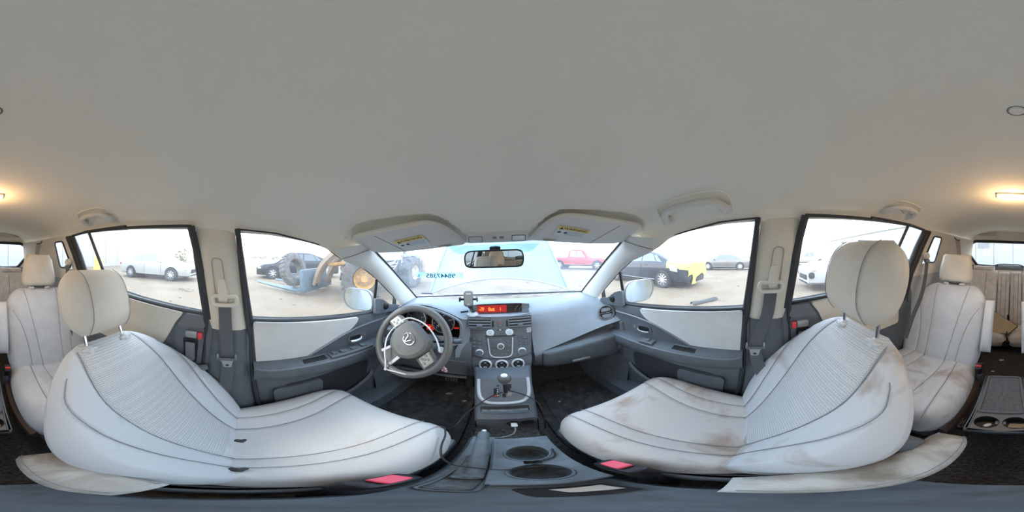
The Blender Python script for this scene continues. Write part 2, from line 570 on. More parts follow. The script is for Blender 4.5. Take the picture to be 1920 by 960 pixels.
# lot number written on the glass, readable from outside
M_tape = mat_glass('number_tape', (.60, .84, .90), .22, (.5, .85, .95), .02)
c0 = shield(-.59, .385)
tX = (shield(-.36, .415) - shield(-.81, .375)).normalized(); tY = (shield(-.57, .31) - shield(-.61, .46)); tY = (tY - tX * tY.dot(tX)).normalized()
tN = tX.cross(tY)
tw, th_ = .150, .040
tp = [c0 + tX * a * tw + tY * c_ * th_ - tN * (-.004) for a, c_ in ((-1, -1), (1, -1), (1, 1), (-1, 1))]
M_num = mat('number_ink', (.04, .17, .22), .7)
NUMS = (c0, tX, tY)

# side windows -------------------------------------------------------------
def gx(z): return .662 - (z - 1.03) * .19
FBELT = [(.0, 1.036), (.05, 1.034), (.3, 1.008), (.65, .967), (.95, .94)]
def ftop(y): return interp([(-.02, 1.385), (.126, 1.372), (.33, 1.330), (.43, 1.272), (.57, 1.226), (.68, 1.16), (.88, 1.01), (.97, .945)], y)
def front_window(s, name, who):
    t = thing(name, (s * .65, .4, 1.0), 'front %s door window pane with thin quarter light' % who, 'window', kind='structure')
    def pane(y0, y1):
        rows = []
        for j in range(13):
            y = lerp(y0, y1, j / 12)
            zb, zt = interp(FBELT, y) - .02, ftop(y) + .006
            off = .052 * (1 - (y / .97))        # the pillar leans: top stands further back
            rows.append([(s * gx(lerp(zb, zt, k / 6)), y - (off * (k / 6) if j == 0 else 0), lerp(zb, zt, k / 6)) for k in range(7)])
        return rows
    B().grid(pane(.035, .685)).o('pane', M_gl_s, t)
    B().grid(pane(.69, .95)).o('quarter_pane', M_gl_s, t)
    z0, z1 = interp(FBELT, .69) - .01, ftop(.68)
    B().tube([(s * (gx(z0) - .006), .69, z0), (s * (gx(z1) - .004), .685, z1)], .0085, 8).o('division_bar', M_black, t)
    # dark corner of the frame behind the pillar foot
    B().prism(rnd_poly([(.855, .93), (.895, .93), (.90, .99), (.872, 1.02)], .004), (s * .655, 0, 0), (0, 1, 0), (0, 0, 1), .008 if s > 0 else -.008).o('frame_corner', M_rubber, t)
    # frame: rear upright, top rail, belt strip
    up = [(s * (gx(1.0) - .012), .040, 1.0), (s * (gx(1.2) - .012), .010, 1.2), (s * (gx(1.385) - .010), -.016, 1.388)]
    B().tube(up, .0105, 8, flat=1.0, up=(0, 1, 0)).o('frame_upright', M_rubber, t)
    tp_ = [(s * (gx(ftop(y)) - .006), y, ftop(y) + .004) for y in (-.016, .06, .126, .22, .33, .40, .45, .57, .68, .78, .88)]
    B().tube(tp_, .0032, 6).o('frame_top', M_rubber, t)
    be = [(s * (gx(interp(FBELT, y)) - .010), y, interp(FBELT, y) - .006) for y in (.03, .2, .4, .6, .8, .95)]
    B().tube(be, .0075, 8, flat=.8).o('belt_strip', M_rubber, t)
    return t
front_window(-1, 'window_2', 'driver')
front_window(1, 'window_3', 'passenger')

RBELT = [(-1.02, 1.16), (-.87, 1.135), (-.5, 1.088), (-.14, 1.055)]
def rtop(y): return interp([(-1.10, 1.425), (-.96, 1.428), (-.8, 1.432), (-.5, 1.42), (-.18, 1.400)], y)
def rear_edge(z): return interp([(1.10, -.82), (1.15, -.85), (1.30, -.905), (1.43, -.97)], z)
def rear_window(s, name, who):
    t = thing(name, (s * .65, -.5, 1.05), 'sliding door window with slim rear division on the %s side' % who, 'window', kind='structure')
    def pane(fa, fb):
        rows = []
        for j in range(9):
            rows.append([])
            for k in range(7):
                q = k / 6
                yy = lerp(fa(q), fb(q), j / 8)
                z = lerp(interp(RBELT, yy) - .02, rtop(yy) + .006, q)
                rows[-1].append((s * gx(z), yy, z))
        return rows
    f0 = lambda q: lerp(-.135, -.19, q)
    f1 = lambda q: lerp(-.655, -.800, q)
    f2 = lambda q: lerp(-.83, -.975, q)
    B().grid(pane(f0, f1)).o('pane', M_gl_s, t)
    B().grid(pane(f1, f2)).o('fixed_pane', M_gl_t, t)
    B().tube([(s * (gx(1.07) - .006), -.658, 1.085), (s * (gx(1.43) - .006), -.800, 1.434)], .0095, 8).o('division_bar', M_black, t)
    B().tube([(s * (gx(1.03) - .012), -.128, 1.03), (s * (gx(1.25) - .012), -.158, 1.25), (s * (gx(1.40) - .010), -.190, 1.403)], .015, 8).o('frame_upright', M_rubber, t)
    B().tube([(s * (gx(rtop(y)) - .006), y, rtop(y) + .004) for y in (-.19, -.35, -.5, -.65, -.8, -.96)], .007, 6).o('frame_top', M_rubber, t)
    # broad ribbed rubber seal up the rear edge
    for k, (dy, r_, dx) in enumerate(((-.016, .016, .012), (-.046, .015, .020), (-.075, .014, .024))):
        pts = [(s * (gx(z) - dx), rear_edge(z) + dy - (.02 if z < .9 else 0), z) for z in (.55, .8, 1.0, 1.12, 1.2, 1.3, 1.38, 1.425)]
        B().tube(pts, r_, 8).o('rubber_seal', M_rubber, t)
    B().tube([(s * (gx(1.43) - .012), -.985, 1.428), (s * (gx(1.43) - .014), -.80, 1.437), (s * (gx(1.43) - .012), -.5, 1.428)], .009, 6).o('upper_seal', M_rubber, t)
    B().tube([(s * (gx(interp(RBELT, y)) - .010), y, interp(RBELT, y) - .006) for y in (-.13, -.3, -.5, -.7, -.86)], .010, 8, flat=.7).o('belt_strip', M_rubber, t)
    return t
rear_window(-1, 'window_4', 'driver')
rear_window(1, 'window_5', 'passenger')

# centre pillars -------------------------------------------------------------
def b_pillar(s, who, name):
    t = thing(name, (s * .64, -.07, .30), 'centre door pillar with pale upper trim and dark foot, %s side' % who, 'pillar', kind='structure')
    def rows_of(zs, fy, ry, fx, bul=.02):
        rows = []
        for z in zs:
            row = []
            for k in range(11):
                q = k / 10
                bu = bul * interp([(1.28, 1.0), (1.40, .1)], z)
                row.append((s * (fx(z) - bu * (1 - abs(2 * q - 1) ** 4)), lerp(fy(z), ry(z), q), z))
            rows.append(row)
        return rows
    zs = [1.40, 1.385, 1.36, 1.30, 1.20, 1.10, 1.02, .985]
    fy = lambda z: interp([(.98, .018), (1.385, -.026)], z)
    ry = lambda z: interp([(.98, -.124), (1.385, -.176)], z)
    fx = lambda z: interp([(.98, .655), (1.30, .606), (1.40, .602)], z)
    b = B().grid(rows_of(zs, fy, ry, fx), flip=(s < 0)); b.o('upper_cover', M_trim, t)
    # height adjuster track: sunken slot with raised border
    ym = lambda z: (fy(z) + ry(z)) / 2 - .004
    tr = []
    for (dy, z) in rnd_poly([(-.022, 1.10), (.022, 1.10), (.019, 1.282), (-.019, 1.282)], .018):
        tr.append((s * (fx(z) - .0215), ym(z) + dy, z))
    B().tube(tr, .0022, 5, closed=True).o('adjuster_track', mat('track_shade', (.42, .385, .32), .8), t)
    # dark foot widening towards the sill
    zs2 = [.985, .90, .80, .65, .50, .40, .33, .30]
    fy2 = lambda z: interp([(.30, .16), (.36, .10), (.45, .06), (.7, .035), (.985, .024)], z)
    ry2 = lambda z: interp([(.30, -.24), (.5, -.16), (.985, -.13)], z)
    fx2 = lambda z: interp([(.3, .62), (.5, .645), (.985, .662)], z)
    B().grid(rows_of(zs2, fy2, ry2, fx2, .028), flip=(s < 0)).o('lower_cover', M_dark, t)
    # rubber seals beside it
    B().tube([(s * (fx(z) if z > .98 else fx2(z)) + -s * .006, (fy(z) if z > .98 else fy2(z)) + .010, z) for z in (.33, .42, .55, .75, .95, 1.05, 1.2, 1.3, 1.392)], .010, 8).o('front_seal', M_rubber, t)
    B().tube([(s * (fx(z) if z > .98 else fx2(z)) + -s * .006, (ry(z) if z > .98 else ry2(z)) - .010, z) for z in (.33, .55, .75, .95, 1.05, 1.2, 1.3, 1.40)], .010, 8).o('rear_seal', M_rubber, t)
    return t
b_pillar(-1, 'driver', 'trim_3'); b_pillar(1, 'passenger', 'trim_4')

# rear quarters: side wall with a small leaning window, then the corner pillar
def quarter(s, who, nw, nt):
    t = thing(nt, (s * .6, -1.5, .35), 'rear quarter panel and corner pillar lining on the %s side' % who, 'panel', kind='structure')
    X = lambda y, z: s * (interp([(-2.16, .50), (-1.7, .565), (-1.25, .605), (-.8, .635)], y) + interp([(.3, .03), (1.1, .02), (1.43, -.02)], z))
    wa = lambda z: interp([(1.10, -1.015), (1.19, -1.055), (1.405, -1.170)], z)     # leaning front edge of the pane
    wb = lambda z: interp([(1.10, -1.215), (1.19, -1.235), (1.405, -1.300)], z)
    def strip(y0, y1, z0, z1, n=6, m=6, mi=0, bb=None):
        rows = []
        for j in range(m + 1):
            z = lerp(z0, z1, j / m)
            a = y0(z) if callable(y0) else y0; c = y1(z) if callable(y1) else y1
            rows.append([(X(lerp(a, c, i / n), z), lerp(a, c, i / n), z) for i in range(n + 1)])
        bb.grid(rows, flip=(s < 0))
    u = B()
    fr = lambda z: rear_edge(z) - .06
    strip(fr, wa, 1.19, 1.405, bb=u); strip(wb, -2.12, 1.19, 1.405, 8, bb=u)
    strip(fr, -2.12, 1.405, 1.45, 10, 2, bb=u); strip(fr, -2.12, 1.10, 1.19, 10, 2, bb=u)
    u.o('upper_lining', M_trim, t)
    l = B(); strip(lambda z: -.84, -2.14, .27, 1.10, 10, 6, bb=l); l.o('lower_lining', mat('quarter_grey', (.42, .42, .42), .8, bump=.15, bscale=400), t)
    w = thing(nw, (s * .6, -1.2, 1.2), 'small leaning rear quarter window on the %s side' % who, 'window', kind='structure')
    g = B(); strip(lambda z: wa(z) , wb, 1.185, 1.41, bb=g)
    g.o('pane', M_gl_t, w)
    pts = [(wa(1.20), 1.20), (wb(1.19), 1.19), (wb(1.405), 1.405), (wa(1.405), 1.405)]
    pts = rnd_poly(pts, [.045, .03, .03, .025])
    B().tube([(X(y, z) - s * .004, y, z) for y, z in pts], .007, 6, closed=True).o('window_seal', M_rubber, w)
    return t
quarter(-1, 'driver', 'window_6', 'trim_5'); quarter(1, 'passenger', 'window_7', 'trim_6')

# tailgate -------------------------------------------------------------
tg = thing('door_5', (0, -2.16, .4), 'tailgate with pale trim around the wide rear window', 'tailgate', kind='structure')
gl = rnd_poly([(-.43, 1.125), (-.20, 1.115), (-.14, 1.140), (.14, 1.140), (.20, 1.115), (.43, 1.125), (.545, 1.27), (.535, 1.40), (.47, 1.447), (-.47, 1.447), (-.535, 1.40), (-.545, 1.27)], .03)
outer = []
for x, z in gl:
    a = math.atan2((z - 1.29) * 3.2, x)
    outer.append((math.copysign(min(.64, abs(math.cos(a)) * .95), math.cos(a)), 1.29 + math.copysign(min(.31, abs(math.sin(a)) * .42), math.sin(a))))
ring0 = [(x, -2.165, z) for x, z in gl]
ring1 = [(x * 1.03, -2.135, 1.29 + (z - 1.29) * 1.10) for x, z in gl]
ring2 = [(x, -2.09, z) for x, z in outer]
ring3 = [(x * 1.1, -2.10, 1.29 + (z - 1.29) * 1.25) for x, z in outer]
B().grid([ring0, ring1, ring2, ring3], True).o('window_surround', M_trim, tg)
B().tube([(x, -2.145, z) for x, z in gl], .020, 8, closed=True).o('window_seal', M_black, tg)
B().prism(gl, (0, -2.170, 0), (1, 0, 0), (0, 0, 1), -.004).o('rear_pane', M_gl_t, tg)
B().box((0, -2.15, .70), (1.25, .06, .86)).o('lower_panel', mat('tail_grey', (.20, .205, .21), .75), tg)
B().box((.30, -2.085, 1.502), (.25, .035, .05), bev=.012).o('pull_pocket', M_trim, tg)
B().box((-.30, -2.085, 1.502), (.25, .035, .05), bev=.012).o('pull_pocket', M_trim, tg)
B().box((0, -2.13, 1.128), (.30, .05, .035), bev=.01).o('lock_cover', mat('blue_grey_plastic', (.28, .33, .38), .5), tg)

# floor -------------------------------------------------------------
b = B()
rows = []
for y, z in ((-2.2, .30), (-1.75, .30), (-1.70, .27), (-.2, .265), (.9, .25), (1.0, .27), (1.15, .42), (1.28, .62), (1.33, .9)):
    rows.append([(-.72, y, z), (-.3, y, z), (0, y, z + .0), (.3, y, z), (.72, y, z)])
b.grid(rows)
fl = b.o('floor', M_carpet)
tag(fl, 'worn black carpet covering the car floor', 'floor', kind='structure')
for s, n in ((-1, 'driver'), (1, 'passenger')):
    o = B()
    rows = []
    for y in (-1.0, -.3, 0, .5, .9, 1.15):
        rows.append([(s * .55, y, .262), (s * .565, y, .33), (s * .60, y, .352), (s * .70, y, .345)])
    o.grid(rows, flip=(s < 0))
    sill = o.o('trim_%d' % (7 if s < 0 else 8), M_dark)
    tag(sill, 'dark door sill plate along the %s side of the floor' % n, 'sill', kind='structure')
    o = B()
    rows = []
    for y, xx in ((.66, .625), (.78, .60), (.92, .56), (1.10, .53), (1.30, .52)):
        rows.append([(s * xx, y, .26), (s * (xx + .02), y, .42), (s * (xx + .05), y, .60), (s * .67, y, .75)])
    kp = o.grid(rows, flip=(s > 0)).o('trim_%d' % (9 if s < 0 else 10), M_dark)
    tag(kp, 'dark kick panel beside the %s footwell' % n, 'kick panel', kind='structure')
fm = thing('floor_mat', (.36, .7, .26), 'black rubber floor mat under the glovebox', 'floor mat', 'front floor mats')
B().prism(rnd_poly([(.14, .30), (.55, .32), (.52, .98), (.16, 1.0)], .06), (0, 0, .256), (1, 0, 0), (0, 1, 0), .014, bev=.004).o('mat_body', M_floormat, fm)
B().prism(rnd_poly([(.18, .36), (.51, .38), (.48, .93), (.20, .95)], .04), (0, 0, .268), (1, 0, 0), (0, 1, 0), .006, bev=.002).o('raised_panel', M_floormat, fm)
fm = thing('floor_mat', (-.36, .7, .26), 'black scuffed floor mat below the pedals', 'floor mat', 'front floor mats')
B().prism(rnd_poly([(-.14, .30), (-.55, .32), (-.52, .98), (-.16, 1.0)], .06), (0, 0, .256), (1, 0, 0), (0, 1, 0), .014, bev=.004).o('mat_body', M_floormat, fm)
B().prism(rnd_poly([(-.18, .36), (-.51, .38), (-.48, .93), (-.20, .95)], .04), (0, 0, .268), (1, 0, 0), (0, 1, 0), .006, bev=.002).o('raised_panel', M_floormat, fm)

# front doors -------------------------------------------------------------
def front_door(s, name, who):
    t = thing(name, (s * .67, .4, .34), 'front %s door lining with pale cloth insert and dark armrest' % who, 'door', kind='structure')
    Xn, Yn = (0, 1, 0), (0, 0, 1)            # (y, z) outlines; X x Y = +x
    dep = lambda d: -s * d                  # raise towards the cabin
    # base skin
    rows = []
    for k in range(15):
        y = lerp(.02, .99, k / 14)
        zb = interp(FBELT, y)
        rows.append([(s * x_, y, z_) for x_, z_ in ((.672, zb - .004), (.655, zb - .012), (.650, zb - .03), (.648, .86), (.650, .70), (.655, .55), (.66, .42), (.665, .34))])
    B().grid(rows, flip=(s > 0)).o('door_skin', M_dark, t)
    B().box((s * .675, .035, .68), (.04, .02, .70)).o('door_edge', M_rubber, t)
    # cloth insert
    ins = [(.045, 1.022), (.30, .995), (.548, .965), (.543, .945), (.515, .92), (.488, .905), (.43, .885), (.37, .862), (.32, .843), (.285, .822), (.255, .806), (.16, .802), (.058, .800)]
    B().prism(rnd_poly(ins, .012, 3), (s * .652, 0, 0), Xn, Yn, dep(.014), bev=-.006 * s if False else 0).o('cloth_insert', mat('door_cloth', (.60, .61, .60), .9, noise=.06, nscale=7, bump=.2, bscale=500, spec=.1), t)
    # bright accent following the insert's lower edge to the dash
    acc = catmull([(s * .638, .26, .808), (s * .637, .32, .842), (s * .637, .43, .886), (s * .637, .52, .905), (s * .640, .60, .908), (s * .642, .74, .905)], 6)
    B().tube(acc, .0055, 6).o('accent_strip', mat('accent_grey', (.22, .235, .25), .35, .3), t)
    # armrest: padded ledge, its top at elbow height
    rows = []
    for k in range(21):
        y = lerp(.045, .80, k / 20)
        w = interp([(.045, .050), (.10, .072), (.35, .080), (.60, .066), (.80, .05)], y)
        zt = interp([(.045, .812), (.3, .808), (.6, .786), (.80, .765)], y)
        q = [(.652, zt + .012), (.652 - w * .35, zt + .007), (.652 - w * .8, zt + .003), (.652 - w, zt - .006), (.652 - w * 1.05, zt - .022), (.652 - w, zt - .05), (.652 - w * .72, zt - .085), (.652 - w * .35, zt - .105), (.652, zt - .115)]
        rows.append([(s * a, y, z) for a, z in q])
    B().grid(rows, flip=(s > 0)).o('armrest', M_dark, t)
    B().tube([(s * (.652 - interp([(.045, .050), (.10, .072), (.35, .080), (.60, .066), (.80, .05)], y) * 1.0), y, interp([(.045, .812), (.3, .808), (.6, .786), (.80, .765)], y) - .008) for y in (.05, .1, .2, .3, .4, .5, .6, .7, .8)], .0045, 6, smooth=2).o('armrest_piping', mat('piping', (.16, .175, .195), .4), t)
    # pull pocket on the armrest
    pk = B(); pk.box((s * .605, .285, .812), (.034, .105, .006), bev=.002); pk.o('pull_pocket', M_black, t)
    B().tube([(s * .622, .235, .817), (s * .622, .335, .814), (s * .588, .335, .812)], .0035, 6).o('pocket_lip', M_console, t)
    # window switches
    if s < 0:
        B().prism(rnd_poly([(.355, -.630), (.60, -.628), (.60, -.592), (.36, -.585)], .01), (0, 0, .8075), (0, 1, 0), (-1, 0, 0), .006).o('switch_plate', M_black, t) if False else None
        B().box((s * .606, .475, .803), (.050, .25, .012), rot=Matrix.Rotation(rad(-4), 3, 'X'), bev=.004).o('switch_plate', M_stack, t)
        for i, y in enumerate((.375, .425, .485, .545)):
            B().box((s * .606, y, .8125 - (y - .475) * .07), (.026, .034 if i else .02, .010), rot=Matrix.Rotation(rad(-10), 3, 'X'), bev=.003).o('window_switch', M_console, t)
    else:
        B().box((s * .600, .475, .8045), (.042, .085, .012), rot=Matrix.Rotation(rad(-4), 3, 'X'), bev=.004).o('switch_plate', M_stack, t)
        B().box((s * .600, .475, .812), (.022, .034, .010), rot=Matrix.Rotation(rad(-10), 3, 'X'), bev=.003).o('window_switch', M_console, t)
    # inside handle
    hb = rnd_poly([(.485, .870), (.60, .862), (.61, .850), (.598, .822), (.485, .828), (.478, .84)], .012, 4)
    B().prism(hb, (s * .650, 0, 0), Xn, Yn, dep(.006)).o('handle_bezel', M_stack, t)
    hb2 = rnd_poly([(.494, .862), (.562, .857), (.560, .830), (.494, .834)], .010, 4)
    B().prism(hb2, (s * .645, 0, 0), Xn, Yn, dep(.003)).o('handle_cup', M_black, t)
    B().tube([(s * .634, .492, .838), (s * .628, .515, .836), (s * .630, .55, .836), (s * .640, .566, .842)], [.006, .0065, .0055, .004], 8, smooth=3, flat=.7).o('handle_lever', M_silver, t)
    B().box((s * .640, .585, .845), (.008, .012, .010), bev=.003).o('lock_knob', M_button, t)
    # lower map pocket with dark mouth and lip, speaker swell
    mouth = rnd_poly([(.17, .640), (.50, .668), (.62, .648), (.60, .52), (.50, .455), (.18, .46)], .03)
    B().prism(mouth, (s * .655, 0, 0), Xn, Yn, dep(.004)).o('pocket_mouth', M_rubber, t)
    B().prism(rnd_poly([(.12, .625), (.335, .645), (.335, .44), (.14, .42)], .03), (s * .655, 0, 0), Xn, Yn, dep(.020)).o('pocket_front', M_dark, t)
    B().tube([(s * .645, .20, .425), (s * .632, .35, .445), (s * .628, .48, .468), (s * .636, .60, .515), (s * .648, .64, .54)], .011, 8, smooth=4).o('pocket_lip', M_stack, t)
    # mirror sail triangle in the window corner
    B().prism(rnd_poly([(.665, .955), (.89, .925), (.88, .965), (.80, .985), (.735, 1.03), (.69, 1.045), (.672, 1.045)], .006), (s * .650, 0, 0), Xn, Yn, dep(.020)).o('mirror_sail', M_dark, t)
    B().lathe([(.0, .016), (.014, .015), (.022, .006), (.024, 0)], (s * .632, .755, .985), (-s, -.3, 0), 20).o('tweeter_knob', M_black, t)
    B().tube([(s * .640, .676, .955), (s * .640, .676, 1.048)], .006, 6).o('sail_edge', M_button, t)
    return t
front_door(-1, 'door_1', 'driver')
front_door(1, 'door_2', 'passenger')

def rear_door(s, name, who):
    t = thing(name, (s * .67, -.5, .34), 'rear sliding door lining with pale insert on the %s side' % who, 'door', kind='structure')
    Xn, Yn = (0, 1, 0), (0, 0, 1)
    dep = lambda d: -s * d
    rows = []
    for k in range(13):
        y = lerp(-.115, -.95, k / 12)
        zb = interp(RBELT, y)
        rows.append([(s * x_, y, z_) for x_, z_ in ((.672, zb - .004), (.655, zb - .012), (.648, zb - .03), (.645, .90), (.648, .70), (.655, .5), (.665, .34))])
    B().grid(rows, flip=(s < 0)).o('door_skin', M_dark, t)
    ins = [(-.235, 1.045), (-.5, 1.070), (-.80, 1.108), (-.80, .80), (-.42, .80), (-.335, .86), (-.30, .93), (-.27, 1.0)]
    B().prism(rnd_poly(ins, .02, 4), (s * .652, 0, 0), Xn, Yn, dep(.014)).o('cloth_insert', mat('rear_door_cloth', (.64, .60, .52), .9, bump=.2, bscale=500, spec=.1), t)
    B().prism(rnd_poly([(-.135, 1.04), (-.225, 1.045), (-.265, .985), (-.145, .985)], .008), (s * .652, 0, 0), Xn, Yn, dep(.016)).o('corner_trim', M_stack, t)
    # handle block: grip, red lock tab, pull pocket
    B().prism(rnd_poly([(-.145, .985), (-.27, .985), (-.275, .78), (-.16, .77)], .015), (s * .652, 0, 0), Xn, Yn, dep(.014)).o('handle_block', M_dark, t)
    B().box((s * .630, -.196, .955), (.022, .05, .032), bev=.006).o('release_lever', M_button, t)
    B().box((s * .626, -.160, .953), (.016, .018, .030), bev=.003).o('lock_tab', M_red, t)
    B().prism(rnd_poly([(-.17, .93), (-.235, .93), (-.225, .80), (-.175, .80)], .012), (s * .640, 0, 0), Xn, Yn, dep(.004)).o('pull_pocket', M_black, t)
    B().box((s * .628, -.20, .865), (.016, .040, .10), bev=.006).o('pull_grip', M_stack, t)
    B().tube([(s * .632, -.13, .785), (s * .61, -.20, .775), (s * .61, -.30, .775), (s * .64, -.42, .79)], .016, 8, smooth=3).o('lower_ledge', M_dark, t)
    return t
rear_door(-1, 'door_3', 'driver')
rear_door(1, 'door_4', 'passenger')
# ================================================================ SEATS
def pillow(b, w, t0, t1, front, back, P, nS=60, nT=40, pe=7, pt=10, mif=None, s_pow=.75):
    """closed cushion: half width w(t), two faces front(x,t), back(x,t), mapped to space by P(x, d, t)"""
    rowsF, rowsB = [], []
    for j in range(nT + 1):
        u = -math.cos(PI * j / nT)
        u = .55 * u + .45 * (2 * j / nT - 1)
        t = lerp(t0, t1, (u + 1) / 2)
        et = max(0.0, 1 - abs(u) ** pt) ** .5
        rf, rb = [], []
        for i in range(nS + 1):
            s = -math.cos(PI * i / nS)
            s = .5 * s + .5 * (2 * i / nS - 1)
            ww = w(t)
            x = s * ww
            e = max(0.0, 1 - abs(s) ** pe) ** .5
            f, k = front(x, t), back(x, t)
            m = (f + k) / 2
            rf.append(P(x, m + (f - m) * e * et, t)); rb.append(P(x, m + (k - m) * e * et, t))
        rowsF.append(rf); rowsB.append(rb)
    b.grid(rowsF, flip=True, mif=mif)
    b.grid(rowsB, mi=0)
    return b
def seam(parent, fx, t0, t1, front, w, P, n=40, r=.0013, pe=7, name='seam', off=.0032):
    pts = []
    for k in range(n + 1):
        t = lerp(t0, t1, k / n); x = fx(t)
        s = min(.985, abs(x) / w(t)); e = max(0, 1 - s ** pe) ** .5
        f = front(x, t)
        pts.append(P(x, f * 1.0 - (1 - e) * .06 + off, t))
    return B().tube(pts, r, 5).o(name, M_seam, parent)

def front_seat(cx, yc, ang, label, cloth, side, arm, lean=16, lift=0.0):
    """side = -1 driver, +1 passenger; inner side faces the middle of the car"""
    zc = .50
    a = rad(ang)
    t = thing('front_seat', (cx, yc, .262), label, 'seat')
    inn = -side
    # ---- backrest
    Wt = [(-.06, .205), (0, .225), (.10, .252), (.22, .270), (.32, .272), (.42, .255), (.50, .226), (.56, .190), (.60, .150), (.625, .10)]
    w = lambda T: smooth_tab(Wt, T)
    s1 = lambda T: smooth_tab([(-.06, .080), (.1, .092), (.3, .120), (.45, .138), (.6, .120), (.63, .10)], T)
    s2 = lambda T: smooth_tab([(-.06, .135), (.1, .150), (.25, .180), (.38, .212), (.46, .222), (.53, .190)], T)
    def front(x, T):
        ax = abs(x)
        bol = smooth_tab([(-.06, .02), (.05, .05), (.2, .068), (.35, .050), (.5, .018), (.62, 0)], T)
        q = max(0, (ax - s1(T) * .9) / max(.02, w(T) - s1(T) * .9))
        d = bol * min(1, q * 1.25) ** 1.4 + .018 * math.sin(max(0, min(1, (T) / .6)) * PI) 
        d -= smooth_tab([(-.06, 0), (.45, 0), (.55, .012), (.63, .040)], T)
        d -= .007 * math.exp(-((ax - s1(T)) / .006) ** 2)
        if T < .52: d -= .006 * math.exp(-((ax - s2(T)) / .006) ** 2)
        return d
    back = lambda x, T: -smooth_tab([(-.06, .10), (.2, .13), (.45, .10), (.62, .07)], T)
    ca, sa = math.cos(a), math.sin(a)
    P = lambda x, d, T: (cx + x, yc + d * ca - T * sa, zc + T * ca + d * sa)
    b = B()
    nS, nT = 90, 70
    def mif(i, j):
        s = -math.cos(PI * (i + .5) / nS); s = .5 * s + .5 * (2 * (i + .5) / nS - 1)
        u = -math.cos(PI * (j + .5) / nT); u = .55 * u + .45 * (2 * (j + .5) / nT - 1)
        T = lerp(-.06, .625, (u + 1) / 2)
        return 1 if abs(s * w(T)) < s1(T) and T > .03 else 0
    pillow(b, w, -.06, .625, front, back, P, nS, nT, mif=mif)
    bk = b.o('backrest', [cloth, M_mesh], t, smooth=80)
    for sg in (-1, 1):
        seam(bk, lambda T: sg * s1(T), -.02, .60, front, w, P)
        seam(bk, lambda T: sg * s2(T), -.02, .53, front, w, P)
    # ---- cushion
    L0, L1 = -.07, .445
    wc = lambda y: smooth_tab([(-.07, .20), (.05, .235), (.2, .256), (.33, .256), (.40, .235), (.445, .185)], y)
    c1 = lambda y: smooth_tab([(-.07, .085), (.1, .092), (.25, .112), (.40, .145), (.445, .165)], y)
    c2 = lambda y: smooth_tab([(-.07, .140), (.1, .150), (.25, .170), (.36, .195), (.445, .215)], y)
    def top(x, y):
        ax = abs(x)
        z = smooth_tab([(-.07, -.005), (.05, .0), (.2, .030), (.33, .066), (.40, .066), (.43, .050), (.445, .022)], y)
        q = max(0, (ax - c1(y)) / max(.02, wc(y) - c1(y)))
        bol = smooth_tab([(-.07, .05), (.1, .052), (.28, .036), (.42, .004)], y)
        z += bol * math.sin(min(1, q * 1.15) * PI / 2) ** 1.3
        z -= .006 * math.exp(-((ax - c1(y)) / .006) ** 2) + .006 * math.exp(-((ax - c2(y)) / .006) ** 2)
        return z
    bot = lambda x, y: -.085 - .01 * (abs(x) / .25) ** 2
    Pc = lambda x, d, y: (cx + x, yc + y, zc + d)
    b = B(); pillow(b, wc, L0, L1, top, bot, Pc, 90, 60, pe=9, pt=14)
    cu = b.o('seat_cushion', M_cush_p if side > 0 else M_cush_d, t, smooth=80)
    for sg in (-1, 1):
        seam(cu, lambda y: sg * c1(y), .0, .425, top, wc, Pc, pe=9)
        seam(cu, lambda y: sg * c2(y), .0, .425, top, wc, Pc, pe=9)
    # ---- skirts, base and rails
    for sg in (-1, 1):
        B().box((cx + sg * .235, yc + .17, .415), (.035, .46, .075), bev=.012).o('side_skirt', M_stack, t)
    B().box((cx, yc + .17, .385), (.40, .38, .06), bev=.01).o('seat_frame', M_black, t)
    for sg in (-1, 1):
        B().box((cx + sg * .19, yc + .10, .292), (.045, .66, .05), bev=.006).o('rail', M_rubber, t)
        for yy in (-.08, .28):
            B().box((cx + sg * .19, yc + yy, .335), (.03, .06, .06), bev=.004).o('rail_bracket', M_black, t)
    # ---- headrest
    hp = []
    for sg in (-1, 1):
        base = P(sg * .080, -.045, .598)
        d = Vector((0, -math.sin(a - rad(lean)), math.cos(a - rad(lean))))
        e = Vector(base) + d * .10
        B().tube([tuple(Vector(base) - d * .02), tuple(e)], .0062, 12).o('headrest_post', M_chrome, t)
        g = B(); g.lathe([(.0, .016), (.012, .016), (.022, .010), (.026, 0), (.026, -.012)], base, tuple(d), 20, sx=.75, ref=(1, 0, 0))
        g.box(tuple(Vector(base) + Vector((0, .004, .002))), (.052, .034, .014), bev=.005, rot=Matrix.Rotation(a, 3, 'X'))
        g.o('post_guide', M_white if False else mat('guide_plastic', (.55, .55, .54), .35), t)
    hw = lambda T: smooth_tab([(0, .088), (.035, .118), (.11, .138), (.17, .140), (.21, .128), (.235, .104)], T)
    hf = lambda x, T: smooth_tab([(0, .030), (.06, .066), (.14, .070), (.20, .050), (.235, .012)], T) - .006 * (x / .13) ** 2 - .62 * max(0, abs(x) - .082)
    hb = lambda x, T: -smooth_tab([(0, .034), (.06, .066), (.14, .072), (.20, .056), (.235, .018)], T)
    ha = a - rad(20)
    ch, sh = math.cos(ha), math.sin(ha)
    o0 = Vector(P(0, -.045, .598)) + Vector((0, -math.sin(a - rad(lean)), math.cos(a - rad(lean)))) * (.050 + lift)
    o0.y += lift * 1.5
    Ph = lambda x, d, T: (cx + x, o0.y + d * ch - T * sh, o0.z + T * ch + d * sh)
    b = B(); pillow(b, hw, 0, .235, hf, hb, Ph, 44, 30, pe=12, pt=10)
    h = b.o('headrest', mat('headrest_cloth', (.64, .585, .50), .92, noise=.06, nscale=10, bump=.25, bscale=500, spec=.12), t, smooth=80)
    for sg in (-1, 1):
        seam(h, lambda T: sg * min(.082, hw(T) * .90), .006, .232, hf, hw, Ph, pe=12, r=.0013, off=.0015)
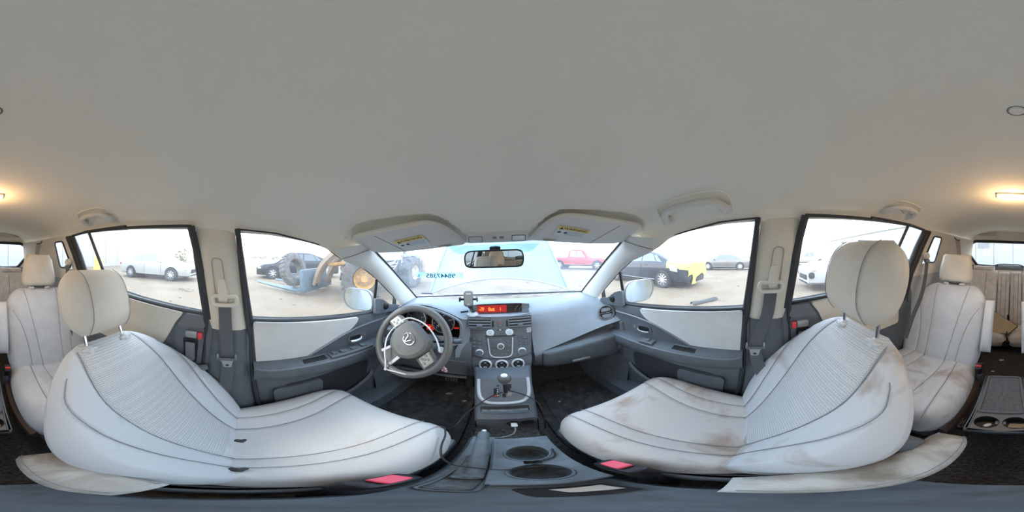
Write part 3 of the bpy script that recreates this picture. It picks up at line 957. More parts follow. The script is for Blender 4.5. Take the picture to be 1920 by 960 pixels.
    # ---- armrest on the inner side
    ax0, ax1, ay0, ay1, az = arm
    aw = abs(ax1 - ax0) / 2; acx = (ax0 + ax1) / 2
    aL = ay1 - ay0
    afw = lambda y: aw * smooth_tab([(0, .70), (.10, .92), (.4, 1.0), (.8, .95), (1.0, .75)], y / aL)
    aft = lambda x, y: smooth_tab([(0, -.008), (.15, .006), (.6, .010), (1.0, -.004)], y / aL) - .012 * (x / aw) ** 2
    afb = lambda x, y: -.055
    Pa = lambda x, d, y: (acx + x, ay0 + y, az[0] + (az[1] - az[0]) * y / aL + d)
    b = B(); pillow(b, afw, 0, aL, aft, afb, Pa, 26, 30, pe=6, pt=8)
    am = b.o('armrest', M_arm_d, t, smooth=80)
    for sg in (-1, 1):
        seam(am, lambda y: sg * afw(y) * .80, .02 * aL, .97 * aL, aft, afw, Pa, pe=6, r=.0013)
    B().lathe([(0, .02), (.03, .02), (.034, 0), (.034, -.02)], (cx + inn * .252, ay0 + aL * .25, az[0] - .03), (inn, 0, 0), 18).o('armrest_pivot', M_dark, t)
    # ---- buckle
    bx = cx + inn * .270
    by = yc + .085
    B().tube([(bx, by - .03, .36), (bx, by - .01, .47), (bx, by + .01, .53)], [.014, .016, .018], 8, flat=1.0).o('buckle_stalk', M_black, t)
    q = B().box((bx, by + .025, .555), (.036, .085, .052), rot=Matrix.Rotation(rad(-25), 3, 'X'), bev=.008).o('buckle', M_black, t)
    B().box((bx, by + .040, .583), (.026, .040, .010), rot=Matrix.Rotation(rad(-25), 3, 'X'), bev=.003).o('release_button', M_pink, q)
    return t
drv = front_seat(-.38, -.012, 36, 'grey cloth driver seat, well reclined, facing the steering wheel', M_cloth_d, -1, (-.132, -.058, -.225, -.045, (.655, .66)))
pas = front_seat(.382, .03, 28, 'grey cloth front passenger seat with brown stains on its cushion', M_cloth_p, 1, (.045, .125, -.285, .02, (.70, .655)), 24, .012)
# ================================================================ DASHBOARD
dash = thing('dashboard', (0, 1.0, .6), 'dark grey dashboard with centre stack, gauges and glovebox', 'dashboard')
# passenger side body
SH = [(.165, .815, .700), (.20, .805, .712), (.32, .797, .752), (.456, .782, .790), (.56, .752, .822), (.64, .712, .846), (.668, .70, .85)]
GT = [(.165, .800, .700), (.20, .790, .708), (.32, .772, .727), (.456, .748, .745), (.56, .725, .757), (.64, .700, .764), (.668, .695, .766)]
def tab(T, x, k): return smooth_tab([(q[0], q[k]) for q in T], x)
rows = []
for i in range(27):
    x = lerp(.165, .668, i / 26)
    ys, zs = tab(SH, x, 1), tab(SH, x, 2)
    e = max(0, (x - .50) / .168)
    ty = lambda y: y - .10 * e * e
    pr = [(1.34, .90), (1.2, .945), (1.08, .960), (ty(.98), .965 - .02 * e), (ty(.925), .955 - .025 * e), (ty(.885), .925 - .02 * e)]
    p5 = pr[-1]
    for k in (.25, .5, .75):
        pr.append((lerp(p5[0], ys, k ** 1.25), lerp(p5[1], zs, k)))
    pr += [(ys, zs), (ys + .004, zs - .006), (ys + .05, zs - .008)]
    rows.append([(x, y, z) for y, z in pr])
B().grid(rows).o('passenger_top_pad', M_dash, dash, smooth=50)
# recess under the brow, then the lower body that carries the glovebox
rows = []
for i in range(27):
    x = lerp(.165, .668, i / 26)
    ys, zs = tab(SH, x, 1), tab(SH, x, 2); yg, zg = tab(GT, x, 1), tab(GT, x, 2)
    rows.append([(x, y, z) for y, z in ((ys + .052, zs - .004), (max(ys, yg) + .075, (zs + zg) / 2), (yg + .065, zg + .004), (yg + .015, zg + .004), (yg + .003, zg - .004), (yg, zg - .014), (yg + .002, .67), (yg + .014, .605), (yg + .05, .575), (1.05, .55), (1.25, .56))])
B().grid(rows).o('lower_body', M_stack, dash, smooth=50)
# glovebox lid
rows = []
for i in range(23):
    x = lerp(.205, .625, i / 22)
    yg, zg = tab(GT, x, 1), tab(GT, x, 2)
    en = min(1, min(i, 22 - i) / 1.5)
    o_ = .016 * en ** .5
    rows.append([(x, yg - q * o_ + dy, z) for q, dy, z in ((0, .016, zg + .004), (.6, .004, zg + .003), (.95, 0, zg - .006), (1, 0, zg - .020), (1, 0, lerp(zg, .60, .5)), (1, .006, .625), (.8, .012, .604), (0, .03, .590))])
B().grid(rows).o('glovebox_lid', M_dark, dash, smooth=60)
B().box((.395, .738, .640), (.105, .010, .016), rot=Matrix.Rotation(rad(4), 3, 'Y'), bev=.004).o('glovebox_latch', M_button, dash)
for xx in (.203, .628):
    B().tube([(xx, tab(GT, xx, 1) - .001, tab(GT, xx, 2)), (xx, tab(GT, xx, 1) - .001, .66), (xx, tab(GT, xx, 1) + .012, .60)], .0022, 5).o('lid_gap', M_black, dash)
B().tube([(.645, .700, .842), (.650, .692, .80), (.648, .690, .76), (.640, .695, .70), (.62, .72, .63)], [.014, .018, .018, .017, .012], 10, smooth=4).o('end_trim', M_stack, dash)

# driver side body: brow over the gauges
HB = [(-.668, .72, .865), (-.64, .755, .900), (-.60, .80, .945), (-.54, .832, .978), (-.47, .838, .996), (-.40, .838, 1.000), (-.32, .840, .982), (-.25, .842, .955), (-.20, .845, .930), (-.168, .865, .925)]
rows = []
for i in range(37):
    x = lerp(-.668, -.168, i / 36)
    yb, zb = tab(HB, x, 1), tab(HB, x, 2)
    zt = max(.958, zb)
    rows.append([(x, y, z) for y, z in ((1.34, .90), (1.2, .945), (1.10, .958), (1.0, lerp(.965, zb, .25)), (.93, lerp(.965, zb, .75)), (yb + .03, zb + .002), (yb + .006, zb + .002), (yb, zb - .004), (yb + .012, zb - .010), (yb + .09, zb - .018))])
B().grid(rows).o('driver_top_pad', M_dash, dash, smooth=50)
# gauge nacelle: side walls and floor of the cave
cave = [(-.600, .830), (-.590, .900), (-.54, .955), (-.47, .978), (-.40, .982), (-.32, .966), (-.25, .938), (-.212, .910), (-.205, .850), (-.225, .775), (-.30, .765), (-.50, .765), (-.58, .775)]
r0 = [(x, .842 + (.0 if z > .8 else -.02), z) for x, z in cave]; r1 = [(lerp(-.405, x, .94), .925, lerp(.86, z, .92)) for x, z in cave]
B().grid([r0, r1], True).o('gauge_cave', M_black, dash)
o = len(r1)
B().add(r1, [tuple(range(o))]).o('gauge_panel', M_gauge, dash, smooth=0)
# rim trim that joins the brow with the stack and the lower panel
B().tube([(x, y - .003, z) for x, y, z in catmull(r0, 3, True)], .008, 6, closed=True).o('nacelle_rim', M_dash, dash)
gn = Vector((0, -1, .25)).normalized()
for cx_, cz_, rr, nm in ((-.505, .872, .068, 'tachometer'), (-.325, .872, .068, 'speedometer')):
    g = B().lathe([(0, .012), (rr * .94, .012), (rr * .97, .010)], (cx_, .912, cz_), tuple(gn), 40).o(nm, M_gauge, dash)
    B().lathe([(rr * .94, .010), (rr * .96, .022), (rr * 1.03, .022), (rr * 1.06, .004)], (cx_, .912, cz_), tuple(gn), 48).o('chrome_ring', M_chrome_b, g)
    gX = Vector((1, 0, 0)); gY = gn.cross(gX)
    c_ = Vector((cx_, .912, cz_)) + gn * .0135
    for k in range(9):
        an = rad(225 - k * 33.75)
        e = c_ + (gX * math.cos(an) + gY * math.sin(an)) * rr * .84
        B().box(tuple(e), (.003, .001, .008), rot=Matrix.Rotation(an - PI / 2, 3, tuple(-gn)) if False else None).o('tick', M_white, g)
        if k % 2 == 0:
            e2 = c_ + (gX * math.cos(an) + gY * math.sin(an)) * rr * .62
            text(str(k) if nm == 'tachometer' else str(k * 20), .013, e2, gX, gY, M_white, 'numeral', g)
    an = rad(215)
    B().tube([tuple(c_), tuple(c_ + (gX * math.cos(an) + gY * math.sin(an)) * rr * .75)], [.003, .001], 6).o('needle', M_white if nm == 'speedometer' else M_red, g)
    B().lathe([(0, .008), (.008, .008), (.010, 0)], tuple(c_), tuple(gn), 14).o('needle_hub', M_black, g)
B().box((-.413, .905, .826), (.050, .006, .040), bev=.002).o('warning_display', M_lcd, dash)
B().box((-.250, .905, .838), (.030, .006, .012), bev=.002).o('warning_display', M_lcd, dash)
text('P', .02, (-.413, .900, .826), (1, 0, 0), (0, 0, 1), M_lcdtxt, 'display_letter', dash)
# lower driver panel
rows = []
for i in range(21):
    x = lerp(-.668, -.150, i / 20)
    e = max(0, (-x - .5) / .168)
    f = -.08 * e * e
    rows.append([(x, y + f, z) for y, z in ((.855, .80), (.835, .775), (.815, .74), (.80, .69), (.795, .63), (.80, .56), (.825, .52), (.90, .50), (1.2, .52))])
B().grid(rows).o('knee_panel', M_stack, dash, smooth=50)
B().prism(rnd_poly([(-.30, .560), (-.175, .560), (-.175, .665), (-.30, .668)], .012), (0, .797, 0), (1, 0, 0), (0, 0, 1), .008).o('fuse_cover', M_stack, dash)
B().tube([(-.60, .80, .505), (-.40, .815, .512), (-.18, .81, .520)], .010, 8).o('panel_lip', M_dark, dash)
rows = []
for i in range(5):
    x = lerp(-.232, -.160, i / 4)
    rows.append([(x, lerp(.838, .872, (i / 4) ** .8) + dy, z) for z, dy in ((.932, .0), (.90, -.004), (.86, -.010), (.80, -.022), (.74, -.040), (.69, -.05))])
rows[0] = [(p[0] + (.024 if p[2] > .78 else 0), p[1] + .004, p[2]) for p in rows[0]]
B().grid(rows).o('stack_filler', M_dash, dash, smooth=50)
# left end: filler between nacelle and door, with its round vent
rows = []
for i in range(9):
    x = lerp(-.668, -.590, i / 8)
    yb, zb = tab(HB, x, 1), tab(HB, x, 2)
    rows.append([(x, y, z) for y, z in ((yb, zb - .004), (yb - .01, zb - .03), (yb - .012, zb - .07), (yb - .005, .80), (yb + .02, .74))])
B().grid(rows).o('end_filler', M_dash, dash, smooth=50)
def round_vent(c, n_, label=None):
    v = B().lathe([(.040, -.03), (.040, .004), (.044, .009), (.050, .008), (.053, -.004)], c, n_, 36).o('round_vent', M_button if False else mat('vent_ring', (.20, .21, .225), .35, .3), dash)
    B().lathe([(0, -.012), (.040, -.012)], c, n_, 30).o('vent_throat', M_black, v)
    nn = Vector(n_).normalized(); side = Vector((1, 0, 0)); side = (side - nn * side.dot(nn)).normalized(); upv = nn.cross(side)
    if upv.z < 0: upv = -upv
    m = Matrix((side, upv, nn)).transposed()
    for dz, hw in ((.020, .033), (-.020, .033)):
        p = [(-hw, -.011), (hw, -.011), (hw * .75, .012), (-hw * .75, .012)] if dz > 0 else [(-hw * .75, -.012), (hw * .75, -.012), (hw, .011), (-hw, .011)]
        B().prism(rnd_poly(p, .008, 3), tuple(Vector(c) + upv * dz), tuple(side), tuple(upv), .004).o('vent_louvre', M_dash, v)
    B().box(tuple(Vector(c) + nn * .001), (.078, .006, .012), rot=m).o('vent_bar', M_stack, v)
    return v
round_vent((.600, .782, .892), (-.55, -1, .32))
round_vent((-.615, .762, .868), (.45, -1, .32))

# centre stack -------------------------------------------------------------
def sy(z): return smooth_tab([(.55, .772), (.60, .768), (.65, .772), (.70, .790), (.76, .812), (.83, .832), (.90, .855), (.935, .868)], z)
def shw(z): return smooth_tab([(.55, .134), (.62, .140), (.70, .153), (.80, .165), (.935, .172)], z)
def fs(x, z, out=0.0):
    """point on the stack face, pushed out towards the seats"""
    d = (sy(z + .01) - sy(z - .01)) / .02
    n_ = Vector((0, -1, d)).normalized()
    p = Vector((x, sy(z) + .03 * (abs(x) / .17) ** 3, z))
    return p + n_ * out
def fsb(z):
    d = (sy(z + .01) - sy(z - .01)) / .02
    n_ = Vector((0, -1, d)).normalized()
    return Vector((1, 0, 0)), Vector((0, d, 1)).normalized(), n_
rows = []
for j in range(31):
    z = lerp(.56, .935, j / 30)
    r = [(-shw(z) - .004, sy(z) + .12, z)]
    r += [tuple(fs(lerp(-1, 1, i / 16) * shw(z), z)) for i in range(17)]
    r += [(shw(z) + .004, sy(z) + .12, z)]
    rows.append(r)
B().grid(rows).o('stack_face', M_stack, dash, smooth=50)
B().tube([tuple(fs(-shw(z) * .985, z, .001)) for z in (.69, .75, .82, .90, .935)], .0015, 5).o('stack_joint', M_black, dash)
B().tube([tuple(fs(shw(z) * .985, z, .001)) for z in (.69, .75, .82, .90, .935)], .0015, 5).o('stack_joint', M_black, dash)
B().tube([tuple(fs(lerp(-1, 1, k / 10) * shw(.712 - .02 * abs(k / 5 - 1) ** 2 * 0), .708 - .012 * (1 - (k / 5 - 1) ** 2), .001)) for k in range(11)], .0018, 5).o('stack_joint', M_black, dash)
# ledge and hooded display
rows = []
for i in range(13):
    x = lerp(-.172, .172, i / 12)
    q = abs(x) / .172
    yb = .955 - .03 * q ** 4
    rows.append([(x, y, z) for y, z in ((.868 + .03 * q ** 3, .935), (.885 + .02 * q ** 3, .936), (yb, .924), (yb + .012, .985), (yb - .02, .993 - .004 * q), (yb + .01, .998 - .012 * q), (1.05, .978), (1.2, .950), (1.34, .905))])
B().grid(rows).o('display_hood', M_dash, dash, smooth=30)
lc = B().prism(rnd_poly([(-.135, -.027), (.150, -.027), (.140, .030), (-.135, .030)], .006), (0, .9545, .955), (1, 0, 0), (0, .18, 1), .004).o('display_glass', M_lcdoff, dash)
B().prism(rnd_poly([(-.130, -.022), (.040, -.022), (.040, .022), (-.130, .022)], .003), (0, .9495, .955), (1, 0, 0), (0, .18, 1), .002).o('lit_screen', M_lcd, lc)
text('-7F', .030, (-.105, .9465, .953), (1, 0, 0), (0, .18, 1), M_lcdtxt, 'screen_text', lc, bold=True, depth=.0006, sx=.8)
text('0ut', .030, (-.048, .9465, .953), (1, 0, 0), (0, .18, 1), M_lcdtxt, 'screen_text', lc, bold=True, depth=.0006, sx=.9)
text('1', .026, (.004, .9465, .953), (1, 0, 0), (0, .18, 1), M_lcdtxt, 'screen_text', lc, depth=.0006)
for k, (xx, rr_) in enumerate(((.075, .03), (.10, .04))):
    B().tube([(xx + .008, .948, .935), (xx + .018, .950, .95), (xx + .034, .953, .970)], .0012, 5, smooth=3).o('gauge_arc', M_button, lc)
# centre vents
def slat_vent(xc):
    zc_ = .898
    X, Y, N = fsb(zc_)
    c = fs(xc, zc_, .007)
    v = B().prism(rnd_poly([(-.060, -.034), (.060, -.034), (.062, .034), (-.060, .034)], .006), tuple(c), X, Y, .002).o('centre_vent', M_black, dash)
    fr = [c + X * a + Y * b_ + N * .002 for a, b_ in rnd_poly([(-.060, -.034), (.060, -.034), (.062, .034), (-.060, .034)], .006)]
    B().tube([tuple(p) for p in fr], .003, 6, closed=True).o('vent_frame', M_stack, v)
    m = Matrix((X, Y, N)).transposed() @ Matrix.Rotation(rad(30), 3, 'X')
    for k in range(4):
        B().box(tuple(c + Y * (-.024 + k * .016) + N * .003), (.114, .0058, .004), rot=m).o('slat', mat('slat_grey', (.26, .28, .30), .4), v)
    B().box(tuple(c + Y * (-.014) + N * .008), (.030, .014, .008), rot=Matrix((X, Y, N)).transposed(), bev=.003).o('vent_tab', M_console, v)
slat_vent(-.108); slat_vent(.104)
for xx in (-.038, .034):
    X, Y, N = fsb(.898)
    B().box(tuple(fs(xx, .897, .001)), (.008, .034, .006), rot=Matrix((X, Y, N)).transposed(), bev=.002).o('vent_wheel', M_black, dash)
X, Y, N = fsb(.90)
hz = B().box(tuple(fs(-.002, .900, .001)), (.022, .044, .008), rot=Matrix((X, Y, N)).transposed(), bev=.003).o('hazard_button', M_stack, dash)
B().prism([(-.007, -.006), (.007, -.006), (0, .007)], tuple(fs(-.002, .900, .0055)), X, Y, .0006).o('hazard_mark', mat('dim_red', (.45, .08, .07), .5), hz)
for k in range(3):
    B().box(tuple(fs(-.014 + k * .012, .862, .001)), (.009, .005, .003), bev=.001).o('indicator', M_white if k == 1 else M_black, dash)
# radio panel
X, Y, N = fsb(.77)
B().box(tuple(fs(-.003, .829, .001)), (.155, .005, .004), rot=Matrix((X, Y, N)).transposed()).o('disc_slot', M_black, dash)
U = [(-.066, .815), (-.058, .735), (-.050, .716), (-.035, .708), (0, .706), (.032, .708), (.046, .716), (.053, .735), (.060, .818)]
B().tube([tuple(fs(x, z, .003)) for x, z in catmull(U, 4)], .0035, 6).o('radio_frame', M_silver, dash)
kn = B().lathe([(0, .020), (.015, .020), (.0175, .016), (.018, 0)], tuple(fs(-.003, .772)), tuple(N), 28).o('tuning_dial', M_stack, dash)
B().lathe([(.013, .0205), (.017, .020), (.0185, .012), (.0185, .004)], tuple(fs(-.003, .772)), tuple(N), 28).o('dial_ring', M_silver, kn)
for xx, zz in ((-.109, .731), (.102, .733)):
    k_ = B().lathe([(0, .018), (.014, .018), (.017, .014), (.019, 0)], tuple(fs(xx, zz)), tuple(N), 28).o('radio_knob', M_console, dash)
    B().lathe([(.0165, .0145), (.0195, .012), (.0215, .0)], tuple(fs(xx, zz)), tuple(N), 28).o('knob_ring', M_silver, k_)
def button(x, z, w, h, mm=None, mark=True):
    X, Y, N = fsb(z)
    q = B().box(tuple(fs(x, z, .001)), (w, h, .004), rot=Matrix((X, Y, N)).transposed(), bev=.0012).o('button', mm or M_dark, dash)
    if mark:
        B().box(tuple(fs(x, z, .0034)), (w * .55, h * .22, .0006), rot=Matrix((X, Y, N)).transposed()).o('button_mark', M_button, q)
for i in range(2):
    for j in range(3):
        button(-.136 + i * .028, .806 - j * .022, .024, .018)
for i in range(2):
    for j in range(4 if i == 0 else 3):
        button(.098 + i * .030, .818 - j * .019 - (.012 if i else 0), .022, .013)
for xx, zz in ((-.076, .797), (-.076, .76), (.069, .80), (.069, .765), (-.040, .795), (.034, .795), (-.003, .806), (-.044, .768), (.038, .770), (-.038, .742), (.032, .742)):
    button(xx, zz, .016, .010, M_stack)
for xx in (-.033, -.016, .002, .020):
    button(xx, .722, .013, .008, M_stack)
# climate dials
X, Y, N = fsb(.66)
for k, xx in enumerate((-.080, -.002, .076)):
    q = B().lathe([(0, .012), (.021, .012), (.023, .010), (.024, .003)], tuple(fs(xx, .664)), tuple(N), 36).o('climate_dial', M_gauge, dash)
    B().lathe([(.0235, .010), (.027, .013), (.031, .010), (.033, 0)], tuple(fs(xx, .664)), tuple(N), 36).o('dial_ring', M_silver, q)
    B().box(tuple(fs(xx, .676, .0125)), (.010, .004, .001), rot=Matrix((X, Y, N)).transposed()).o('dial_mark', M_white, q)
    B().box(tuple(fs(xx, .653, .0125)), (.016, .004, .001), rot=Matrix((X, Y, N)).transposed()).o('dial_mark', M_white, q)
    B().box(tuple(fs(xx - .010, .665, .0125)), (.007, .002, .001), rot=Matrix((X, Y, N)).transposed()).o('dial_mark', M_button, q)
    B().box(tuple(fs(xx + .010, .665, .0125)), (.007, .002, .001), rot=Matrix((X, Y, N)).transposed()).o('dial_mark', M_button, q)
B().tube([tuple(fs(x, z, .002)) for x, z in catmull([(-.115, .640), (-.08, .624), (-.04, .617), (0, .615), (.04, .617), (.078, .624), (.112, .640)], 4)], .003, 6).o('climate_strip', M_console, dash)
for xx in (-.045, -.015, .02, .04):
    button(xx, .626, .014, .006, M_black)
# stickers on the stack
for xx, hh, mk in ((-.054, .847, 0), (.045, .848, 1)):
    X, Y, N = fsb(hh)
    st = B().lathe([(0, .0022), (.0185, .0022), (.020, .0015), (.0205, 0)], tuple(fs(xx, hh, .001)), tuple(N), 30).o('round_sticker', mat('sticker_pale', (.72, .80, .80), .5), None)
    tag(st, 'round pale sticker with %s below the dash vent' % ('small dark lettering' if not mk else 'dark leaf marks'), 'sticker')
    for a, b_, w_ in ((-.006, .006, .010), (.006, .006, .007), (0, -.004, .014)) if not mk else ((-.008, .002, .008), (.002, .006, .008), (.004, -.004, .012)):
        B().box(tuple(fs(xx, hh, .0034) + X * a + Y * b_), (w_, .004, .0005), rot=Matrix((X, Y, N)).transposed()).o('printed_mark', mat('sticker_teal', (.22, .36, .38), .6), st)
X, Y, N = fsb(.845)
st = tag(B().prism(rnd_poly([(-.014, -.022), (.016, -.022), (.018, .004), (.008, .012), (.002, .020), (-.006, .012), (-.014, .022), (-.016, .004)], .004, 3), tuple(fs(.145, .852, .001)), X, Y, .0012).o('figure_sticker', mat('sticker_lilac', (.66, .62, .68), .5)), 'white and purple cutout sticker at the stack edge', 'sticker')
for a, b_, w_ in ((-.004, .004, .008), (.006, -.004, .010), (-.005, -.012, .009), (.008, -.015, .006)):
    B().box(tuple(fs(.145, .852, .0026) + X * a + Y * b_), (w_, .005, .0005), rot=Matrix((X, Y, N)).transposed()).o('printed_mark', mat('sticker_purple', (.22, .14, .24), .6), st)

# ================================================================ STEERING WHEEL
SC = Vector((-.38, .62, .87))
wN = Vector((0, -math.cos(rad(30)), math.sin(rad(30)))); wX0 = Vector((1, 0, 0)); wU0 = Vector((0, math.sin(rad(30)), math.cos(rad(30))))
ro = rad(-40)
wX = wX0 * math.cos(ro) + wU0 * math.sin(ro); wU = -wX0 * math.sin(ro) + wU0 * math.cos(ro)
def wp(p, q, n_=0.0): return tuple(SC + wX * p + wU * q + wN * n_)
sw = thing('steering_wheel', tuple(SC - wN * .06), 'worn dark steering wheel turned clockwise with silver-edged button pads', 'steering wheel')
B().tube([wp(.172 * math.cos(2 * PI * k / 64), .172 * math.sin(2 * PI * k / 64)) for k in range(64)], .0180, 14, closed=True).o('rim', M_rubb, sw)
hubp = rnd_poly([(-.070, .082), (.070, .082), (.096, .034), (.088, -.040), (.042, -.090), (-.042, -.090), (-.088, -.040), (-.096, .034)], .026, 4)
B().prism(hubp, wp(0, 0, -.012), wX, wU, .050, bev=.020).o('airbag_cover', M_hub, sw)
B().lathe([(.05, -.05), (.06, -.02), (.075, .0)], tuple(SC), tuple(wN), 28).o('hub_back', M_black, sw)
for sg in (-1, 1):
    p = [(sg * .075, .054), (sg * .165, .034), (sg * .168, -.038), (sg * .080, -.032)]
    B().prism(rnd_poly(p, .008, 3), wp(0, 0, -.012), wX, wU, .020, bev=.006).o('side_spoke', M_hub, sw)
    p = [(sg * .094, .040), (sg * .148, .028), (sg * .150, -.026), (sg * .096, -.018)]
    pad = B().prism(rnd_poly(p, .006, 3), wp(0, 0, .008), wX, wU, .012, bev=.004).o('button_pad', mat('pad_champagne', (.36, .35, .31), .35, .4), sw)
    for (a, b_) in ((.105, .020), (.126, .016), (.116, .004), (.108, -.003), (.130, -.008)):
        B().prism(rnd_poly([(-.006, -.0045), (.006, -.0045), (.006, .0045), (-.006, .0045)], .002, 2), wp(sg * a, b_, .020), wX, wU, .002).o('pad_button', M_stack, pad)
        B().prism([(-.0025, -.001), (.0025, -.001), (.0025, .001), (-.0025, .001)], wp(sg * a, b_, .0222), wX, wU, .0004).o('button_mark', M_white, pad)
lo = rnd_poly([(-.040, -.070), (.040, -.070), (.050, -.165), (-.050, -.165)], .006, 3)
B().prism(lo, wp(0, 0, -.014), wX, wU, .016, bev=.005).o('lower_spoke', M_hub, sw)
for sg in (-1, 1):
    B().prism(rnd_poly([(sg * .026, -.085), (sg * .042, -.082), (sg * .052, -.160), (sg * .036, -.162)], .004, 3), wp(0, 0, .001), wX, wU, .006, bev=.002).o('spoke_inlay', M_silver, sw)
em = B().lathe([(0, .002), (.026, .002), (.030, 0)], wp(0, .014, .038), tuple(wN), 36).o('emblem', M_hub, sw)
B().tube([wp(.030 * math.cos(2 * PI * k / 36), .014 + .025 * math.sin(2 * PI * k / 36), .041) for k in range(36)], .0032, 8, closed=True).o('emblem_ring', M_chrome, em)
B().tube([wp(-.028, .020, .041), wp(-.014, .022, .042), wp(0, -.006, .043), wp(.014, .022, .042), wp(.028, .020, .041)], [.0018, .003, .0038, .003, .0018], 8, smooth=5).o('emblem_wing', M_chrome, em)
text('SRS', .012, wp(0, -.045, .0385), wX, wU, M_stack, 'embossed_letters', sw)
# column shroud, stalks, key
col = thing('steering_column', tuple(SC - wN * .2), 'black steering column shroud with two stalks behind the wheel', 'steering column')
rings = []
for k, (d, r1_, r2_) in enumerate(((-.055, .050, .045), (-.09, .062, .055), (-.16, .068, .062), (-.24, .07, .07))):
    rings.append([tuple(SC + wN * d + wX0 * r1_ * math.cos(2 * PI * i / 20) + wU0 * (r2_ * math.sin(2 * PI * i / 20) - .01)) for i in range(20)])
B().loft(rings).o('shroud', M_dark, col)
for sg in (-1, 1):
    a = SC - wN * .085 + wX0 * sg * .05 + wU0 * .015
    e = SC - wN * .075 + wX0 * sg * .205 + wU0 * .035
    q = B().tube([tuple(a), tuple(a.lerp(e, .6)), tuple(e)], [.007, .008, .011], 10).o('stalk', M_black, col)
    B().tube([tuple(a.lerp(e, .80)), tuple(a.lerp(e, 1.03))], .0125, 10).o('stalk_tip', M_console, q)
B().lathe([(0, .01), (.016, .01), (.018, 0)], (-.285, .735, .775), (.5, -.8, .2), 20).o('ignition_bezel', M_silver, col)
key = thing('key_charm', (-.285, .78, .60), 'pale pink charm hanging below the steering column', 'key charm')
B().tube([(-.285, .735, .765), (-.286, .745, .70), (-.287, .765, .635)], .0015, 6, smooth=3).o('cord', M_pink, key)
for k, (dx, dz) in enumerate(((0, .0), (.010, -.012), (-.004, -.022), (.012, -.028))):
    B().lathe([(0, .009), (.006, .007), (.009, 0), (.006, -.007), (0, -.009)], (-.288 + dx, .768, .622 + dz), (0, 0, 1), 12).o('charm_bead', mat('charm_pink', (.78, .52, .52), .4), key)
# white cable tie looped through the wheel
tie = thing('cable_loop', tuple(SC), 'white plastic strap looped around the steering wheel', 'strap')
def wq(p, q, n_): return tuple(SC + wX0 * p + wU0 * q + wN * n_)
TIE = [(-.058, -.175, .028), (-.066, -.135, .036), (-.088, -.080, .040), (-.108, -.020, .030), (-.106, .025, .020), (-.080, .058, .030), (-.018, .105, .060), (.040, .105, .060), (.092, .080, .056), (.128, .035, .040), (.150, -.020, .030)]
B().tube([wq(*p) for p in TIE], .0034, 8, smooth=6).o('strap_loop', M_white, tie)
B().tube([wq(-.062, -.172, .022), wq(-.02, -.168, .021), wq(.05, -.165, .012)], .003, 8, smooth=4).o('strap_tail', M_white, tie)
B().box(wq(-.060, -.170, .025), (.012, .012, .012), bev=.003).o('strap_clasp', M_white, tie)
# pedals
pd = thing('brake_pedal', (-.31, 1.0, .36), 'ribbed black brake pedal above the driver mat', 'pedal')
B().box((-.31, .965, .350), (.095, .018, .058), rot=Matrix.Rotation(rad(-35), 3, 'X'), bev=.006).o('pedal_pad', M_rubber, pd)
for k in range(5):
    B().box((-.343 + k * .0165, .957, .357), (.006, .008, .050), rot=Matrix.Rotation(rad(-35), 3, 'X'), bev=.002).o('pad_rib', M_button, pd)
B().tube([(-.31, .975, .355), (-.31, 1.05, .45), (-.31, 1.10, .62)], .010, 8, smooth=3).o('pedal_arm', M_black, pd)
pd = thing('accelerator_pedal', (-.20, 1.03, .32), 'slim black accelerator pedal by the console', 'pedal')
B().box((-.205, 1.0, .33), (.045, .016, .14), rot=Matrix.Rotation(rad(-35), 3, 'X'), bev=.006).o('pedal_pad', M_rubber, pd)
B().tube([(-.205, 1.02, .36), (-.205, 1.09, .45), (-.205, 1.13, .6)], .008, 8, smooth=3).o('pedal_arm', M_black, pd)

# ================================================================ CENTRE CONSOLE
con = thing('centre_console', (0, .4, .26), 'blue-grey centre console with gear plate, cup wells and side tray', 'console')
# gear tower
TW = [(.770, .650, .134), (.70, .655, .118), (.665, .650, .113), (.60, .595, .108), (.54, .543, .100), (.505, .515, .095), (.492, .503, .093)]
rows = []
for y, z, hw in TW:
    rows.append([(-hw - .004, y + .01, .28), (-hw - .004, y, z - .03), (-hw, y, z - .006), (-hw + .007, y, z), (0, y, z + .002), (hw - .007, y, z), (hw, y, z - .006), (hw + .004, y, z - .03), (hw + .004, y + .01, .28)])
B().grid(rows, flip=True).o('gear_tower', M_dark, con, smooth=50)
def gp(x, t, out=0.0):
    """point on the sloping gear plate: t 0 at the stack, 1 at the near lip"""
    y = lerp(.665, .492, t); z = lerp(.650, .503, t)
    n_ = Vector((0, -.147, .173)).normalized()
    n_ = Vector((0, -(.650 - .503), (.665 - .492))).normalized()
    return Vector((x, y, z)) + n_ * out
gX = Vector((1, 0, 0)); gY = Vector((0, .173, .147)).normalized(); gN = gX.cross(gY)
B().prism(rnd_poly([(-.098, 0.0), (.098, 0.0), (.094, -.085), (.070, -.128), (-.070, -.128), (-.094, -.085)], [.004, .004, .02, .03, .03, .02], 4), tuple(gp(0, .01, .001)), gX, gY, .004).o('gear_plate', M_stack, con)
Ut = [(-.100, .0), (-.094, -.07), (-.082, -.108), (-.055, -.130), (0, -.134), (.055, -.130), (.082, -.108), (.094, -.07), (.100, .0)]
B().tube([tuple(gp(0, .01, .006) + gX * a + gY * b_) for a, b_ in catmull(Ut, 5)], .0078, 8).o('silver_surround', M_silver, con)
B().prism(rnd_poly([(-.038, -.050), (-.018, -.050), (-.018, -.098), (-.038, -.098)], .003, 2), tuple(gp(0, .01, .0045)), gX, gY, .003).o('gear_indicator', M_black, con)
for k, ch in enumerate('PRND'):
    text(ch, .010, gp(0, .01, .0078) + gX * (-.023) + gY * (-.060 - k * .0105), gX, gY, M_white, 'gear_letter', con, bold=True)
